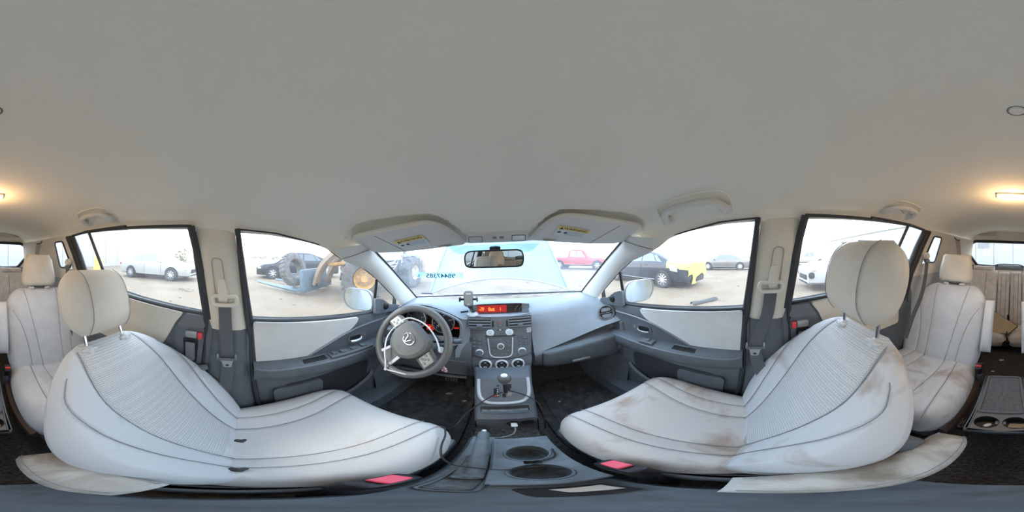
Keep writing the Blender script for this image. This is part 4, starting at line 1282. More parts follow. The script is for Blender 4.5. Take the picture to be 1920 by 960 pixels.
B().prism([(-.036, -.085), (-.028, -.085), (-.028, -.096), (-.036, -.096)], tuple(gp(0, .01, .0077)), gX, gY, .0006).o('gear_marker', M_red, con)
B().prism(rnd_poly([(-.006, -.080), (.006, -.080), (.006, -.102), (-.006, -.102)], .002, 2), tuple(gp(0, .01, .0045)), gX, gY, .001).o('release_slot', M_black, con)
B().prism(rnd_poly([(-.026, -.032), (-.018, -.032), (-.018, -.041), (-.026, -.041)], .002, 2), tuple(gp(0, .01, .0045)), gX, gY, .001).o('key_slot', M_black, con)
gate = [(.006, -.030), (.030, -.030), (.030, -.052), (.024, -.052), (.024, -.066), (.014, -.066), (.014, -.078), (.006, -.078), (.006, -.066), (.014, -.056), (.014, -.044), (.006, -.044)]
B().prism(gate, tuple(gp(0, .01, .0045)), gX, gY, .001).o('gear_gate', M_black, con)
for k in range(3):
    B().prism([(.012, -.078 - k * .006), (.028, -.076 - k * .006), (.028, -.079 - k * .006), (.012, -.081 - k * .006)], tuple(gp(0, .01, .0046)), gX, gY, .0006).o('gate_mark', mat('gate_gold', (.40, .36, .25), .5), con)
kb = Vector((.004, .568, .742))
lev = thing('gear_lever', tuple(gp(.004, .40)), 'round dark gear lever knob on the console plate', 'gear lever')
B().tube([tuple(gp(.006, .33)), tuple(kb - Vector((0, 0, .02)))], .008, 10).o('lever_rod', M_black, lev)
B().lathe([(0, .026), (.012, .025), (.021, .018), (.025, .006), (.024, -.008), (.018, -.022), (.013, -.032), (.011, -.040)], tuple(kb), (0, -.25, 1), 28).o('knob', mat('knob_grey', (.12, .122, .122), .4), lev)
B().lathe([(0, .027), (.010, .0265), (.0115, .0255)], tuple(kb), (0, -.25, 1), 20).o('knob_cap', M_silver, lev)
# slot tray in the near lip
B().prism(rnd_poly([(-.084, -.150), (.080, -.150), (.078, -.184), (-.082, -.184)], .008, 4), tuple(gp(0, .01, .001)), gX, gY, .0025).o('slot_tray', M_black, con)
B().tube([tuple(gp(0, .01, .004) + gX * a + gY * b_) for a, b_ in rnd_poly([(-.086, -.148), (.082, -.148), (.080, -.187), (-.084, -.187)], .009, 4)], .0026, 6, closed=True).o('slot_border', M_console, con)
B().prism(rnd_poly([(-.078, -.168), (.074, -.168), (.074, -.182), (-.078, -.182)], .004, 3), tuple(gp(0, .01, .0032)), gX, gY, .0006).o('slot_liner', mat('slot_blue', (.12, .15, .165), .5, noise=.4, nscale=60), con)
# open foot well under the lip with the sockets
B().box((0, .497, .43), (.186, .012, .125)).o('tower_front', M_dark, con)
B().box((-.005, .42, .395), (.18, .16, .02)).o('well_floor', M_carpet, con)
for xx, nm in ((.018, 'socket'), (.062, 'socket')):
    B().lathe([(0, .004), (.010, .004), (.012, .008), (.017, .010), (.020, 0)], (xx, .490, .465), (0, -1, .3), 20, sx=1.0).o(nm, M_black, con)
# deck with two cup wells: flat plate with round holes
def deck(x0, x1, y0, y1, z, holes, bb):
    n = 40; cols = 34
    ys = [lerp(y0, y1, j / n) for j in range(n + 1)]; xs = [lerp(x0, x1, i / cols) for i in range(cols + 1)]
    V = []; idx = {}
    def pt(i, j):
        x, y = xs[i], ys[j]
        for hx, hy, hr in holes:
            d = math.hypot(x - hx, y - hy)
            if hr * .80 < d < hr * 1.12 and d > 1e-6 and abs(d - hr) < hr * .14:
                x = hx + (x - hx) * hr / d; y = hy + (y - hy) * hr / d
        return (x, y, z)
    pts = [pt(i, j) for j in range(n + 1) for i in range(cols + 1)]
    fs_ = []
    for j in range(n):
        for i in range(cols):
            q = [j * (cols + 1) + i, j * (cols + 1) + i + 1, (j + 1) * (cols + 1) + i + 1, (j + 1) * (cols + 1) + i]
            cx_ = sum(pts[k][0] for k in q) / 4; cy_ = sum(pts[k][1] for k in q) / 4
            if any(math.hypot(cx_ - hx, cy_ - hy) < hr * .985 for hx, hy, hr in holes): continue
            fs_.append(tuple(q))
    bb.add(pts, fs_)
cups = [(.026, .292, .041), (.024, .192, .040)]
d_ = B(); deck(-.034, .088, .136, .378, .492, cups + [(.025, .242, .014)], d_)
d_.o('cup_deck', M_console, con, smooth=0)
B().tube([(-.034, .378, .487), (-.034, .25, .487), (-.034, .136, .487)], .006, 8).o('deck_edge', M_console, con)
B().tube([(-.034, .136, .487), (.03, .134, .487), (.088, .140, .487)], .006, 8).o('deck_edge', M_console, con)
sk = B()
for pts_ in ([(-.034, .136), (.088, .136), (.088, .378), (-.034, .378)],):
    r0_ = [(x, y, .490) for x, y in pts_]; r1_ = [(x, y, .27) for x, y in pts_]
    sk.grid([r0_, r1_], True)
sk.o('deck_skirt', M_black, con, smooth=0)
for hx, hy, hr in cups:
    B().lathe([(hr * 1.03, .0015), (hr, .002), (hr * .97, -.004), (hr * .93, -.035), (hr * .88, -.055), (0, -.056)], (hx, hy, .492), (0, 0, 1), 40).o('cup_well', M_console2, con)
B().box((.025, .242, .462), (.034, .040, .022), bev=.004).o('cup_bridge', M_console2, con)
for hx, hy, hr in cups:
    B().tube([(hx + hr * 1.01 * math.cos(2 * PI * k / 40), hy + hr * 1.01 * math.sin(2 * PI * k / 40), .4925) for k in range(40)], .0028, 6, closed=True).o('cup_rim', M_console, con)
# left tray and hand brake bay
rows = []
for y in (.40, .30, .21, .10, .0, -.13):
    xw = interp([(-.13, .075), (.0, .085), (.1, .095), (.25, .095), (.40, .088)], y)
    rows.append([(-xw - .012, y, .30), (-xw - .012, y, .44), (-xw - .006, y, .462), (-xw, y, .470), (-.065, y, .468), (-.036, y, .470)])
B().grid(rows, flip=True).o('side_deck', M_console, con, smooth=50)
rows = []
for y in (.135, .06, .0, -.06, -.13):
    rows.append([(-.036, y, .470), (.0, y, .465), (.05, y, .462), (.080, y, .455), (.088, y, .43), (.09, y, .30)])
B().grid(rows, flip=True).o('rear_deck', M_console, con, smooth=50)
B().prism(rnd_poly([(-.085, .110), (-.046, .105), (-.040, .205), (-.078, .208)], .010, 4), (0, 0, .4705), (1, 0, 0), (0, 1, 0), .0015).o('side_tray', M_console2, con)
B().tube([(x, y, .473) for x, y in rnd_poly([(-.089, .104), (-.042, .099), (-.036, .211), (-.082, .214)], .012, 4)], .003, 6, closed=True).o('tray_border', M_console, con)
B().prism(rnd_poly([(-.020, .118), (.060, .118), (.064, .072), (-.012, .072)], .008, 4), (0, 0, .466), (1, 0, 0), (0, 1, 0), .0016).o('rear_pocket', M_black, con)
pp = tag(B().prism([(.006, .108), (.052, .112), (.056, .086), (.014, .090)], (0, 0, .4685), (1, 0, 0), (0, 1, 0), .0012).o('paper_slip', mat('paper_tan', (.60, .52, .45), .8)), 'tan paper slip lying in the console pocket', 'paper')
hb_ = thing('hand_brake', (-.06, .24, .47), 'blue-grey hand brake lever in its bay beside the cup wells', 'hand brake')
B().tube([(-.058, .385, .552), (-.058, .33, .540), (-.056, .25, .515), (-.055, .20, .490), (-.055, .17, .472)], [.013, .0155, .0145, .013, .012], 14, smooth=4).o('grip', M_console, hb_)
B().lathe([(0, .010), (.006, .009), (.007, 0)], (-.058, .388, .553), (0, 1, .2), 14).o('release_button', M_silver, hb_)
B().box((-.060, .225, .480), (.040, .13, .022), bev=.008).o('brake_boot', M_console2, hb_)
# ================================================================ ROOF FITTINGS
def visor(s, label, txt):
    pts = [(.130, .668), (.165, .535), (.205, .478), (.27, .468), (.535, .428), (.560, .455), (.562, .52), (.545, .590), (.42, .632), (.28, .655)]
    rr = [.01, .05, .045, .05, .04, .03, .03, .03, .04, .04]
    zf = lambda x, y: (1.402 if s > 0 else 1.393) - .36 * (y - .475) - .115 * (x - .2)
    t = thing('sun_visor', (s * .35, .62, 1.35), label, 'sun visor')
    out = rnd_poly(pts, rr, 5)
    if s > 0: out = out[::-1]
    n = len(out)
    cx_ = sum(p[0] for p in out) / n; cy_ = sum(p[1] for p in out) / n
    b = B(); rings = []
    for k, h in ((.90, -.008), (.965, -.0075), (.99, -.004), (1.0, .002), (.99, .008), (.96, .011)):
        rings.append([(s * (cx_ + (x - cx_) * k), cy_ + (y - cy_) * k, zf(cx_ + (x - cx_) * k, cy_ + (y - cy_) * k) + h) for x, y in out])
    b.grid(rings, True); b.fan(rings[0], flip=True); b.fan(rings[-1])
    body = b.o('visor_panel', M_visor, t, smooth=60)
    # joint line across the flap
    B().tube([(s * .43, .458, zf(.43, .458) - .009), (s * .395, .632, zf(.395, .632) - .009)], .0009, 5).o('flap_joint', M_groove, t)
    B().tube([(s * .15, .655, zf(.15, .655) + .006), (s * .34, .645, zf(.34, .645) + .006)], .006, 8).o('hinge_rod', M_visor, t)
    B().box((s * .215, .640, zf(.215, .640) - .009), (.06, .010, .004), bev=.002).o('mirror_tab', M_groove, t)
    # warning label
    X = Vector((1, 0, -.115 * s)).normalized(); Y = Vector((0, -1, .36)).normalized()      # readable from below, top edge towards the seats
    cx2 = s * (.275 if s > 0 else .325); cy2 = .560
    c = Vector((cx2, cy2, zf(abs(cx2), cy2) - .0102))
    lb = B().prism([(-.064, -.036), (.064, -.036), (.064, .036), (-.064, .036)], tuple(c), X, Y, .0008).o('warning_label', M_lab_w, t)
    B().prism([(-.064, .012), (.064, .012), (.064, .036), (-.064, .036)], tuple(c + X.cross(Y) * .0008), X, Y, .0004).o('label_band', M_lab_y, lb)
    text('WARNING', .020, c + Y * .024 + X * .008, X, Y, M_ink, 'label_heading', lb, bold=True, depth=.0016)
    B().prism([(-.056, .014), (-.040, .014), (-.048, .033)], tuple(c + X.cross(Y) * .0012), X, Y, .0004).o('label_triangle', M_ink, lb)
    for k in range(2):
        B().lathe([(0, .0012), (.007, .0012), (.0075, 0)], tuple(c - X * (.048 - k * .026) - Y * .008), tuple(X.cross(Y)), 14).o('label_figure', M_ink, lb)
    for k in range(4):
        B().box(tuple(c + X * .018 + Y * (.004 - k * .009) + X.cross(Y) * .001), (.075, .0022, .0004), rot=Matrix((X, Y, X.cross(Y))).transposed()).o('label_line', mat('label_print', (.35, .38, .40), .7), lb)
    return t
visor(-1, 'grey sun visor with warning label above the steering wheel', 'W')
visor(1, 'grey sun visor with warning label above the glovebox', 'W')
# recess edge behind each visor: raised rim of the headliner
for s in (-1, 1):
    pts = [(.118, .66), (.150, .43), (.205, .352), (.30, .342), (.55, .380), (.585, .425)]
    P_ = [(s * x, y, roof_z(s * x, y) - .004) for x, y in catmull(pts, 6)]
    pass

oc = thing('overhead_console', (0, .62, 1.36), 'overhead map lamp console in the headliner above the mirror', 'map lamp')
X = Vector((1, 0, 0)); Y = Vector((0, -1, .36)).normalized(); N = X.cross(Y)
c = Vector((0, .655, 1.352))
B().prism(rnd_poly([(-.135, -.050), (.135, -.050), (.120, .042), (-.120, .042)], .02), tuple(c - N * .012), X, Y, .016, bev=.006).o('lamp_housing', M_visor, oc)
for sg in (-1, 1):
    q = B().prism(rnd_poly([(sg * .065, -.036), (sg * .118, -.036), (sg * .110, .010), (sg * .062, .010)], .006), tuple(c + N * .003), X, Y, .002).o('lamp_lens', M_lens, oc)
    B().tube([tuple(c + N * .005 + X * a + Y * b_) for a, b_ in rnd_poly([(sg * .062, -.040), (sg * .122, -.040), (sg * .113, .014), (sg * .059, .014)], .008)], .0016, 5, closed=True).o('lens_border', M_groove, q)
    B().prism([(sg * .075, -.034), (sg * .113, -.034), (sg * .110, -.020), (sg * .074, -.020)], tuple(c + N * .0052), X, Y, .0005).o('lens_print', M_lab_w, q)
for xx in (-.018, .010):
    B().prism(rnd_poly([(xx, -.012), (xx + .016, -.012), (xx + .016, .004), (xx, .004)], .003, 2), tuple(c + N * .003), X, Y, .003).o('lamp_switch', M_groove, oc)
B().prism([(-.034, -.008), (-.026, -.003), (-.026, -.013)], tuple(c + N * .003), X, Y, .001).o('lamp_arrow', M_ink, oc)

mir = thing('rear_view_mirror', (-.018, .70, 1.30), 'black framed rear-view mirror hanging at the windscreen', 'mirror')
mc = Vector((-.018, .690, 1.262))
mN = Vector((-.10, -1, -.02)).normalized(); mX = Vector((0, 0, 1)).cross(mN) * -1
mX = mN.cross(Vector((0, 0, 1))).normalized() * -1
mX = Vector((1, 0, 0)) - mN * mN.x; mX.normalize(); mY = mN.cross(mX)
ov = rnd_poly([(-.126, -.028), (-.105, -.036), (.110, -.036), (.124, -.026), (.126, .018), (.112, .034), (-.108, .034), (-.126, .020)], .02, 4)
rings = []
for k, h in ((.80, -.030), (.95, -.020), (1.0, -.006), (1.0, .004)):
    rings.append([tuple(mc + mX * x * k + mY * y * k + mN * h) for x, y in ov])
b = B(); b.grid(rings, True); b.fan(rings[0], flip=True); b.o('mirror_housing', M_black, mir)
B().tube([tuple(mc + mX * x + mY * y + mN * .004) for x, y in ov], .0032, 6, closed=True).o('mirror_frame', M_black, mir)
b = B(); b.fan([tuple(mc + mX * x * .985 + mY * y * .97 + mN * .0035) for x, y in ov]); b.o('mirror_glass', M_mirror, mir, smooth=0)
B().tube([tuple(mc - mN * .025 + Vector((.004, 0, .01))), tuple(mc + Vector((.004, .045, .045))), tuple(shield(-.02, .055) + Vector((0, -.012, -.006)))], [.010, .009, .014], 10, smooth=3).o('mirror_stem', M_black, mir)
B().box(tuple(shield(-.02, .06) + Vector((0, -.012, -.008))), (.05, .03, .014), rot=Matrix.Rotation(rad(-30), 3, 'X'), bev=.005).o('mirror_foot', M_black, mir)

# grab handles
def grab(s, y0, y1, label, zoff=0.0, open_=True):
    t = thing('grab_handle', (s * .53, (y0 + y1) / 2, roof_z(s * .54, (y0 + y1) / 2)), label, 'grab handle')
    def rz(x, y): return Vector((s * x, y, roof_z(s * x, y)))
    L = y1 - y0
    def at(q, lift, inn):
        y = y0 + L * q
        x = .570 - inn
        p = rz(x, y)
        n_ = Vector((-s * .75, 0, -.66)).normalized()
        return tuple(p + n_ * lift)
    path = [at(.02, .0, .0), at(.03, .012, .008), at(.08, .022, .030), at(.2, .026, .052), at(.5, .028, .062), at(.8, .026, .052), at(.92, .022, .030), at(.97, .012, .008), at(.98, 0, 0)]
    B().tube(path, [.016, .016, .014, .0125, .0115, .0125, .014, .016, .016], 10, smooth=5, flat=1.0).o('grip', M_visor, t)
    for q in (.05, .95):
        c_ = at(q, .004, .006)
        B().box(c_, (.030, .050, .022), rot=Matrix.Rotation(s * rad(45), 3, 'Y'), bev=.008).o('end_cap', M_visor, t)
    rim = [at(q, .002, i_) for q, i_ in ((-.04, .0), (-.04, .04), (.03, .075), (.2, .09), (.5, .095), (.8, .09), (.97, .075), (1.04, .04), (1.04, .0))]
    B().tube(rim, .004, 6, smooth=4).o('recess_rim', M_roof, t)
    return t
grab(1, .085, .335, 'grey ceiling grab handle above the front passenger door')
g1 = grab(1, -.80, -.565, 'grey ceiling grab handle with red thread above the rear passenger side window')
g2 = grab(-1, -.80, -.565, 'grey ceiling grab handle above the rear driver side window')
B().tube([(.515, -.64, 1.492), (.508, -.645, 1.480), (.502, -.655, 1.468)], .002, 5, smooth=3).o('red_thread', mat('thread_red', (.65, .12, .12), .8), g1)
hk = B().lathe([(0, .006), (.006, .006), (.010, .0)], (.50, -.72, 1.488), (-.6, 0, -.8), 14).o('coat_hook', M_visor, g1)

lamp = thing('dome_lamp', (0, -.79, 1.572), 'lit amber dome lamp in the rear headliner', 'lamp')
zr_ = roof_z(0, -.79)
B().prism(rnd_poly([(-.075, -.040), (.075, -.040), (.075, .040), (-.075, .040)], .012), (0, -.79, zr_ + .002), (1, 0, 0), (0, -1, 0), .012, bev=.004).o('lamp_bezel', M_visor, lamp)
B().prism(rnd_poly([(-.050, -.026), (.050, -.026), (.050, .026), (-.050, .026)], .008), (0, -.79, zr_ - .009), (1, 0, 0), (0, -1, 0), .007, bev=.003).o('lamp_lens', M_lamp, lamp)
pl_ = bpy.data.lights.new('dome_bulb', 'POINT'); pl_.energy = 1.3; pl_.color = (1.0, .62, .30); pl_.shadow_soft_size = .03
po = bpy.data.objects.new('dome_bulb', pl_); COL.objects.link(po); po.parent = lamp; po.location = (0, 0, -.075)
cap = thing('roof_cap', (0, -.222, roof_z(0, -.222)), 'small round grey cap in the headliner', 'cap')
B().lathe([(0, .0035), (.010, .0035), (.0115, .001)], (0, -.222, roof_z(0, -.222)), (0, 0, -1), 28).o('cap_disc', M_roof, cap)
B().tube([(.013 * math.cos(2 * PI * k / 28), -.222 + .013 * math.sin(2 * PI * k / 28), roof_z(0, -.222) - .001) for k in range(28)], .0012, 5, closed=True).o('cap_ring', M_groove, cap)

# ================================================================ SEAT BELTS
def ribbon(b, pts, w, th=.0016, wdir=(0, 1, 0)):
    pts = [Vector(p) for p in catmull(pts, 6)]
    wd = Vector(wdir); rows = []
    for i, p in enumerate(pts):
        t = (pts[min(i + 1, len(pts) - 1)] - pts[max(i - 1, 0)]).normalized()
        a = (wd - t * wd.dot(t)).normalized(); n_ = t.cross(a)
        rows.append([tuple(p + a * w / 2 + n_ * th), tuple(p + n_ * th * 1.3), tuple(p - a * w / 2 + n_ * th), tuple(p - a * w / 2 - n_ * th), tuple(p + a * w / 2 - n_ * th)])
    b.grid(rows, True)
    return b
def front_belt(s, who, ry, rz_, path, tong):
    t = thing('seat_belt', (s * .60, ry, rz_), 'dark webbing seat belt of the %s, hanging from its pillar' % who, 'seat belt')
    x = .612
    # adjuster cover above the loop
    cov = rnd_poly([(-.016, 0), (.016, 0), (.018, .035), (.013, .082), (-.013, .082), (-.018, .035)], .01, 3)
    B().prism(cov, (s * (x - .002), ry - .004, rz_ + .006), (0, 1, 0), (0, -.11, 1), -s * .020, bev=0).o('adjuster_cover', M_trim, t)
    ring_ = rnd_poly([(-.045, .010), (-.038, .024), (-.018, .022), (.018, .022), (.038, .024), (.045, .010), (.040, -.010), (.030, -.012), (-.030, -.012), (-.040, -.010)], .008, 3)
    B().tube([(s * (x - .016), ry + a, rz_ + b_) for a, b_ in ring_], .0085, 8, closed=True, flat=.9).o('belt_loop', M_trim, t)
    ribbon(B(), path, .047).o('webbing', M_belt, t)
    ty, tz = tong[1], tong[2]
    tx = tong[0]
    frame = rnd_poly([(-.036, .022), (-.030, .028), (-.028, .004), (.028, .004), (.030, .028), (.036, .022), (.036, -.004), (.020, -.012), (.014, -.044), (-.014, -.044), (-.020, -.012), (-.036, -.004)], .004, 2)
    B().prism(frame, (tx, ty, tz), (0, 1, 0), (0, -.05, 1), -s * .004).o('tongue', M_steel, t)
    B().prism(rnd_poly([(-.034, .006), (.034, .006), (.032, -.006), (-.032, -.006)], .004, 2), (tx - s * .003, ty, tz), (0, 1, 0), (0, -.05, 1), -s * .006).o('tongue_grip', M_stack, t)
    B().prism(rnd_poly([(-.006, -.028), (.006, -.028), (.006, -.036), (-.006, -.036)], .002, 2), (tx - s * .0045, ty, tz), (0, 1, 0), (0, -.05, 1), -s * .001).o('latch_hole', M_black, t)
    return t
front_belt(-1, 'driver', -.062, 1.118, [(-.600, -.062, 1.112), (-.604, -.058, 1.00), (-.608, -.052, .88), (-.612, -.05, .80), (-.605, -.06, .68), (-.59, -.09, .5)], (-.600, -.052, .862))
front_belt(1, 'front passenger', -.064, 1.128, [(.600, -.064, 1.122), (.602, -.05, 1.02), (.602, -.02, .93), (.600, -.004, .86), (.596, -.02, .75), (.585, -.06, .60)], (.596, -.004, .868))
def rear_belt(s, who, path, g):
    t = thing('rear_seat_belt', (s * .57, g[1], g[2]), 'dark seat belt running from the rear pillar guide behind the %s' % who, 'seat belt')
    B().lathe([(0, .022), (.018, .020), (.026, .010), (.028, 0)], g, (-s, .3, 0), 20).o('pillar_guide', M_trim, t)
    B().box((g[0] - s * .012, g[1] + .006, g[2] - .036), (.020, .056, .028), bev=.006).o('guide_slot', M_stack, t)
    ribbon(B(), path, .046, wdir=(0, 1, .2)).o('webbing', M_belt, t)
    return t
rear_belt(-1, 'driver', [(-.575, -1.045, 1.20), (-.57, -1.03, 1.10), (-.565, -.995, .98), (-.56, -.95, .80), (-.56, -.93, .6)], (-.585, -1.052, 1.240))
rear_belt(1, 'front passenger', [(.575, -1.035, 1.20), (.565, -1.0, 1.10), (.552, -.93, .98), (.548, -.83, .86), (.55, -.76, .72)], (.585, -1.042, 1.246))

# ================================================================ SECOND ROW
def captain(cx, label, inn, zt=0.0):
    yc, zc = -.85, .565
    a = rad(30)
    t = thing('captain_seat', (cx, yc + .2, .27), label, 'seat')
    Wt = [(-.05, .235), (.1, .262), (.3, .272), (.42, .262), (.50, .235), (.55, .195), (.575, .15)]
    w = lambda T: smooth_tab(Wt, T)
    s1 = lambda T: smooth_tab([(-.05, .062), (.2, .080), (.4, .105), (.58, .130)], T)
    s2 = lambda T: smooth_tab([(-.05, .125), (.15, .140), (.3, .175), (.40, .225)], T)
    def front(x, T):
        ax = abs(x)
        q = max(0, (ax - s1(T)) / max(.02, w(T) - s1(T)))
        d = .030 * min(1, q * 1.2) ** 1.5 * smooth_tab([(-.05, .6), (.2, 1), (.45, .5), (.58, 0)], T) + .012 * math.sin(max(0, min(1, T / .57)) * PI)
        d -= smooth_tab([(.40, 0), (.5, .010), (.58, .035)], T)
        d -= .005 * math.exp(-((ax - s1(T)) / .006) ** 2)
        if T < .39: d -= .005 * math.exp(-((ax - s2(T)) / .006) ** 2)
        return d
    back = lambda x, T: -.095
    ca, sa = math.cos(a), math.sin(a)
    P = lambda x, d, T: (cx + x, yc + d * ca - T * sa, zc + T * ca + d * sa)
    b = B(); pillow(b, w, -.05, .575, front, back, P, 60, 46)
    bk = b.o('backrest', M_cloth, t, smooth=80)
    for sg in (-1, 1):
        seam(bk, lambda T: sg * s1(T), -.02, .56, front, w, P, r=.0014)
        seam(bk, lambda T: sg * s2(T), -.02, .39, front, w, P, r=.0014)
    wc = lambda y: smooth_tab([(-.06, .235), (.1, .262), (.35, .268), (.46, .25), (.50, .215)], y)
    c1 = lambda y: smooth_tab([(-.06, .065), (.2, .080), (.5, .110)], y)
    c2 = lambda y: smooth_tab([(-.06, .135), (.2, .160), (.5, .205)], y)
    def top(x, y):
        ax = abs(x)
        z = smooth_tab([(-.06, 0), (.15, .005), (.35, .045), (.44, .048), (.48, .030), (.50, .0)], y)
        q = max(0, (ax - c1(y)) / max(.02, wc(y) - c1(y)))
        z += .018 * math.sin(min(1, q) * PI / 2) * smooth_tab([(-.06, 1), (.3, .8), (.5, 0)], y)
        return z - .005 * math.exp(-((ax - c1(y)) / .006) ** 2) - .005 * math.exp(-((ax - c2(y)) / .006) ** 2)
    bot = lambda x, y: -.14
    Pc = lambda x, d, y: (cx + x, yc + y, zc + d)
    b = B(); pillow(b, wc, -.06, .50, top, bot, Pc, 60, 44, pe=9, pt=14)
    cu = b.o('seat_cushion', M_cloth if inn > 0 else M_cloth_p, t, smooth=80)
    for sg in (-1, 1):
        seam(cu, lambda y: sg * c1(y), .0, .48, top, wc, Pc, pe=9, r=.0014)
        seam(cu, lambda y: sg * c2(y), .0, .48, top, wc, Pc, pe=9, r=.0014)
    B().box((cx, yc + .22, .375), (.44, .46, .11), bev=.02).o('seat_base', M_stack, t)
    B().tube([(cx + inn * .262, yc + .02, .46), (cx + inn * .268, yc + .25, .47), (cx + inn * .25, yc + .46, .47)], .020, 8, smooth=3, flat=1.3).o('cushion_skirt', mat('skirt_brown', (.10, .075, .075), .6), t)
    for sg in (-1, 1):
        B().box((cx + sg * .17, yc + .20, .297), (.05, .62, .05), bev=.006).o('rail', M_black, t)
    # headrest
    for sg in (-1, 1):
        base = P(sg * .062, -.040, .555)
        d = Vector((0, -sa, ca))
        B().tube([tuple(Vector(base) - d * .02), tuple(Vector(base) + d * .06)], .006, 10).o('headrest_post', M_chrome, t)
        B().box(tuple(Vector(base) + d * .012), (.044, .034, .016), rot=Matrix.Rotation(a, 3, 'X'), bev=.005).o('post_guide', mat('guide_plastic', (.55, .55, .54), .35), t)
    B().tube([P(-.06, -.03, .572), P(0, -.03, .570), P(.06, -.03, .572)], .005, 6).o('post_gap', M_black, t)
    hw = lambda T: smooth_tab([(0, .118), (.03, .134), (.10, .132), (.17, .118), (.205, .112), (.22, .095)], T)
    hf = lambda x, T: .045 - .010 * (x / .13) ** 2 - .01 * (T / .22)
    hb = lambda x, T: -.045
    o0 = Vector(P(0, -.040, .555)) + Vector((0, -sa, ca)) * .030
    ha = rad(8)
    ch, sh = math.cos(ha), math.sin(ha)
    Ph = lambda x, d, T: (cx + x, o0.y + d * ch - T * sh, o0.z + T * ch + d * sh)
    b = B(); pillow(b, hw, 0, .225 + zt, hf, hb, Ph, 36, 26, pe=8, pt=10)
    b.o('headrest', mat('headrest_cloth', (.64, .585, .50), .92), t, smooth=80)
    # inner armrest, folded upright against the backrest
    Pa = lambda x, d, T: (cx + inn * (.292) + x, yc + d * ca - T * sa + .05, zc + T * ca + d * sa)
    afw = lambda T: .030
    b = B(); pillow(b, afw, .13, .47, lambda x, T: .060 - .02 * ((T - .30) / .17) ** 2, lambda x, T: -.045, Pa, 18, 26, pe=5, pt=6)
    b.o('armrest', M_cloth, t, smooth=80)
    # buckle
    bx = cx + inn * .275
    q = B().box((bx, yc + .045, .585), (.036, .055, .075), rot=Matrix.Rotation(rad(-20), 3, 'X'), bev=.008).o('buckle', M_black, t)
    B().box((bx, yc + .062, .612), (.026, .012, .030), rot=Matrix.Rotation(rad(-20), 3, 'X'), bev=.003).o('release_button', M_red, q)
    B().box((bx, yc + .02, .48), (.03, .06, .16), bev=.01).o('buckle_stalk', M_dark, t)
    return t
captain(-.405, 'grey cloth rear captain seat behind the driver seat', 1, .018)
captain(.405, 'grey cloth rear captain seat behind the front passenger seat', -1, -.01)

for s, n in ((-1, 'driver'), (1, 'passenger')):
    bh = thing('belt_hanger', (s * .50, -1.52, 1.44), 'tan belt strap on a dark hook at the rear roof corner, %s side' % n, 'belt hanger')
    ribbon(B(), [(s * .515, -1.54, 1.405), (s * .512, -1.55, 1.37), (s * .508, -1.56, 1.32), (s * .505, -1.57, 1.25)], .045, wdir=(1, 0, 0)).o('strap', mat('strap_tan', (.46, .38, .32), .8), bh)
    B().tube([(s * .545, -1.53, 1.432), (s * .530, -1.535, 1.412), (s * .505, -1.54, 1.404), (s * .490, -1.54, 1.408)], .005, 6, smooth=3).o('hook', M_black, bh)
# folding tray between them
tr = thing('folding_tray', (0, -.58, .27), 'dark folding tray table with two cup wells between the rear seats', 'tray')
d_ = B(); cups2 = [(.038, -.437, .034), (-.040, -.437, .034)]
deck(-.088, .088, -.485, -.388, .548, cups2, d_); d_.o('cup_panel', M_stack, tr, smooth=0)
for hx, hy, hr in cups2:
    B().lathe([(hr * 1.04, .001), (hr, .002), (hr * .96, -.004), (hr * .9, -.035), (0, -.036)], (hx, hy, .548), (0, 0, 1), 32).o('cup_well', M_black, tr)
B().box((0, -.437, .540), (.03, .022, .012), bev=.003).o('cup_bridge', M_stack, tr)
B().box((0, -.635, .536), (.176, .30, .02), bev=.006).o('tray_plate', M_stack, tr)
B().prism(rnd_poly([(-.068, -.775), (.068, -.775), (.068, -.505), (-.068, -.505)], .018), (0, 0, .5465), (1, 0, 0), (0, 1, 0), .001).o('tray_floor', mat('tray_felt', (.11, .115, .12), .7, noise=.25, nscale=90), tr)
B().tube([(x, y, .549) for x, y in rnd_poly([(-.074, -.781), (.074, -.781), (.074, -.499), (-.074, -.499)], .022)], .006, 8, closed=True).o('tray_rim', M_stack, tr)
for sg in (-1, 1):
    B().box((sg * .084, -.585, .542), (.014, .40, .022), bev=.005).o('side_rail', M_stack, tr)
B().box((0, -.386, .538), (.178, .014, .026), bev=.006).o('front_rail', M_stack, tr)
B().box((0, -.62, .40), (.10, .22, .25), bev=.01).o('tray_pedestal', M_black, tr)
B().box((.105, -.44, .50), (.025, .07, .03), bev=.008).o('release_lever', M_black, tr)
w1 = tag(B().lathe([(0, .006), (.008, .006), (.010, .002), (.007, 0)], (.034, -.437, .5125), (0, 0, 1), 9, sx=1.5).o('tissue_scrap', M_white), 'white tissue scrap in the tray cup well', 'litter')
w2 = tag(B().prism(rnd_poly([(-.022, -.012), (.020, -.016), (.026, .008), (-.018, .014)], .005, 3), (-.046, -.437, .5125), (1, 0, 0), (0, 1, 0), .002).o('card_scrap', mat('card_tan', (.52, .42, .30), .8)), 'tan cardboard scrap in the tray cup well', 'litter')

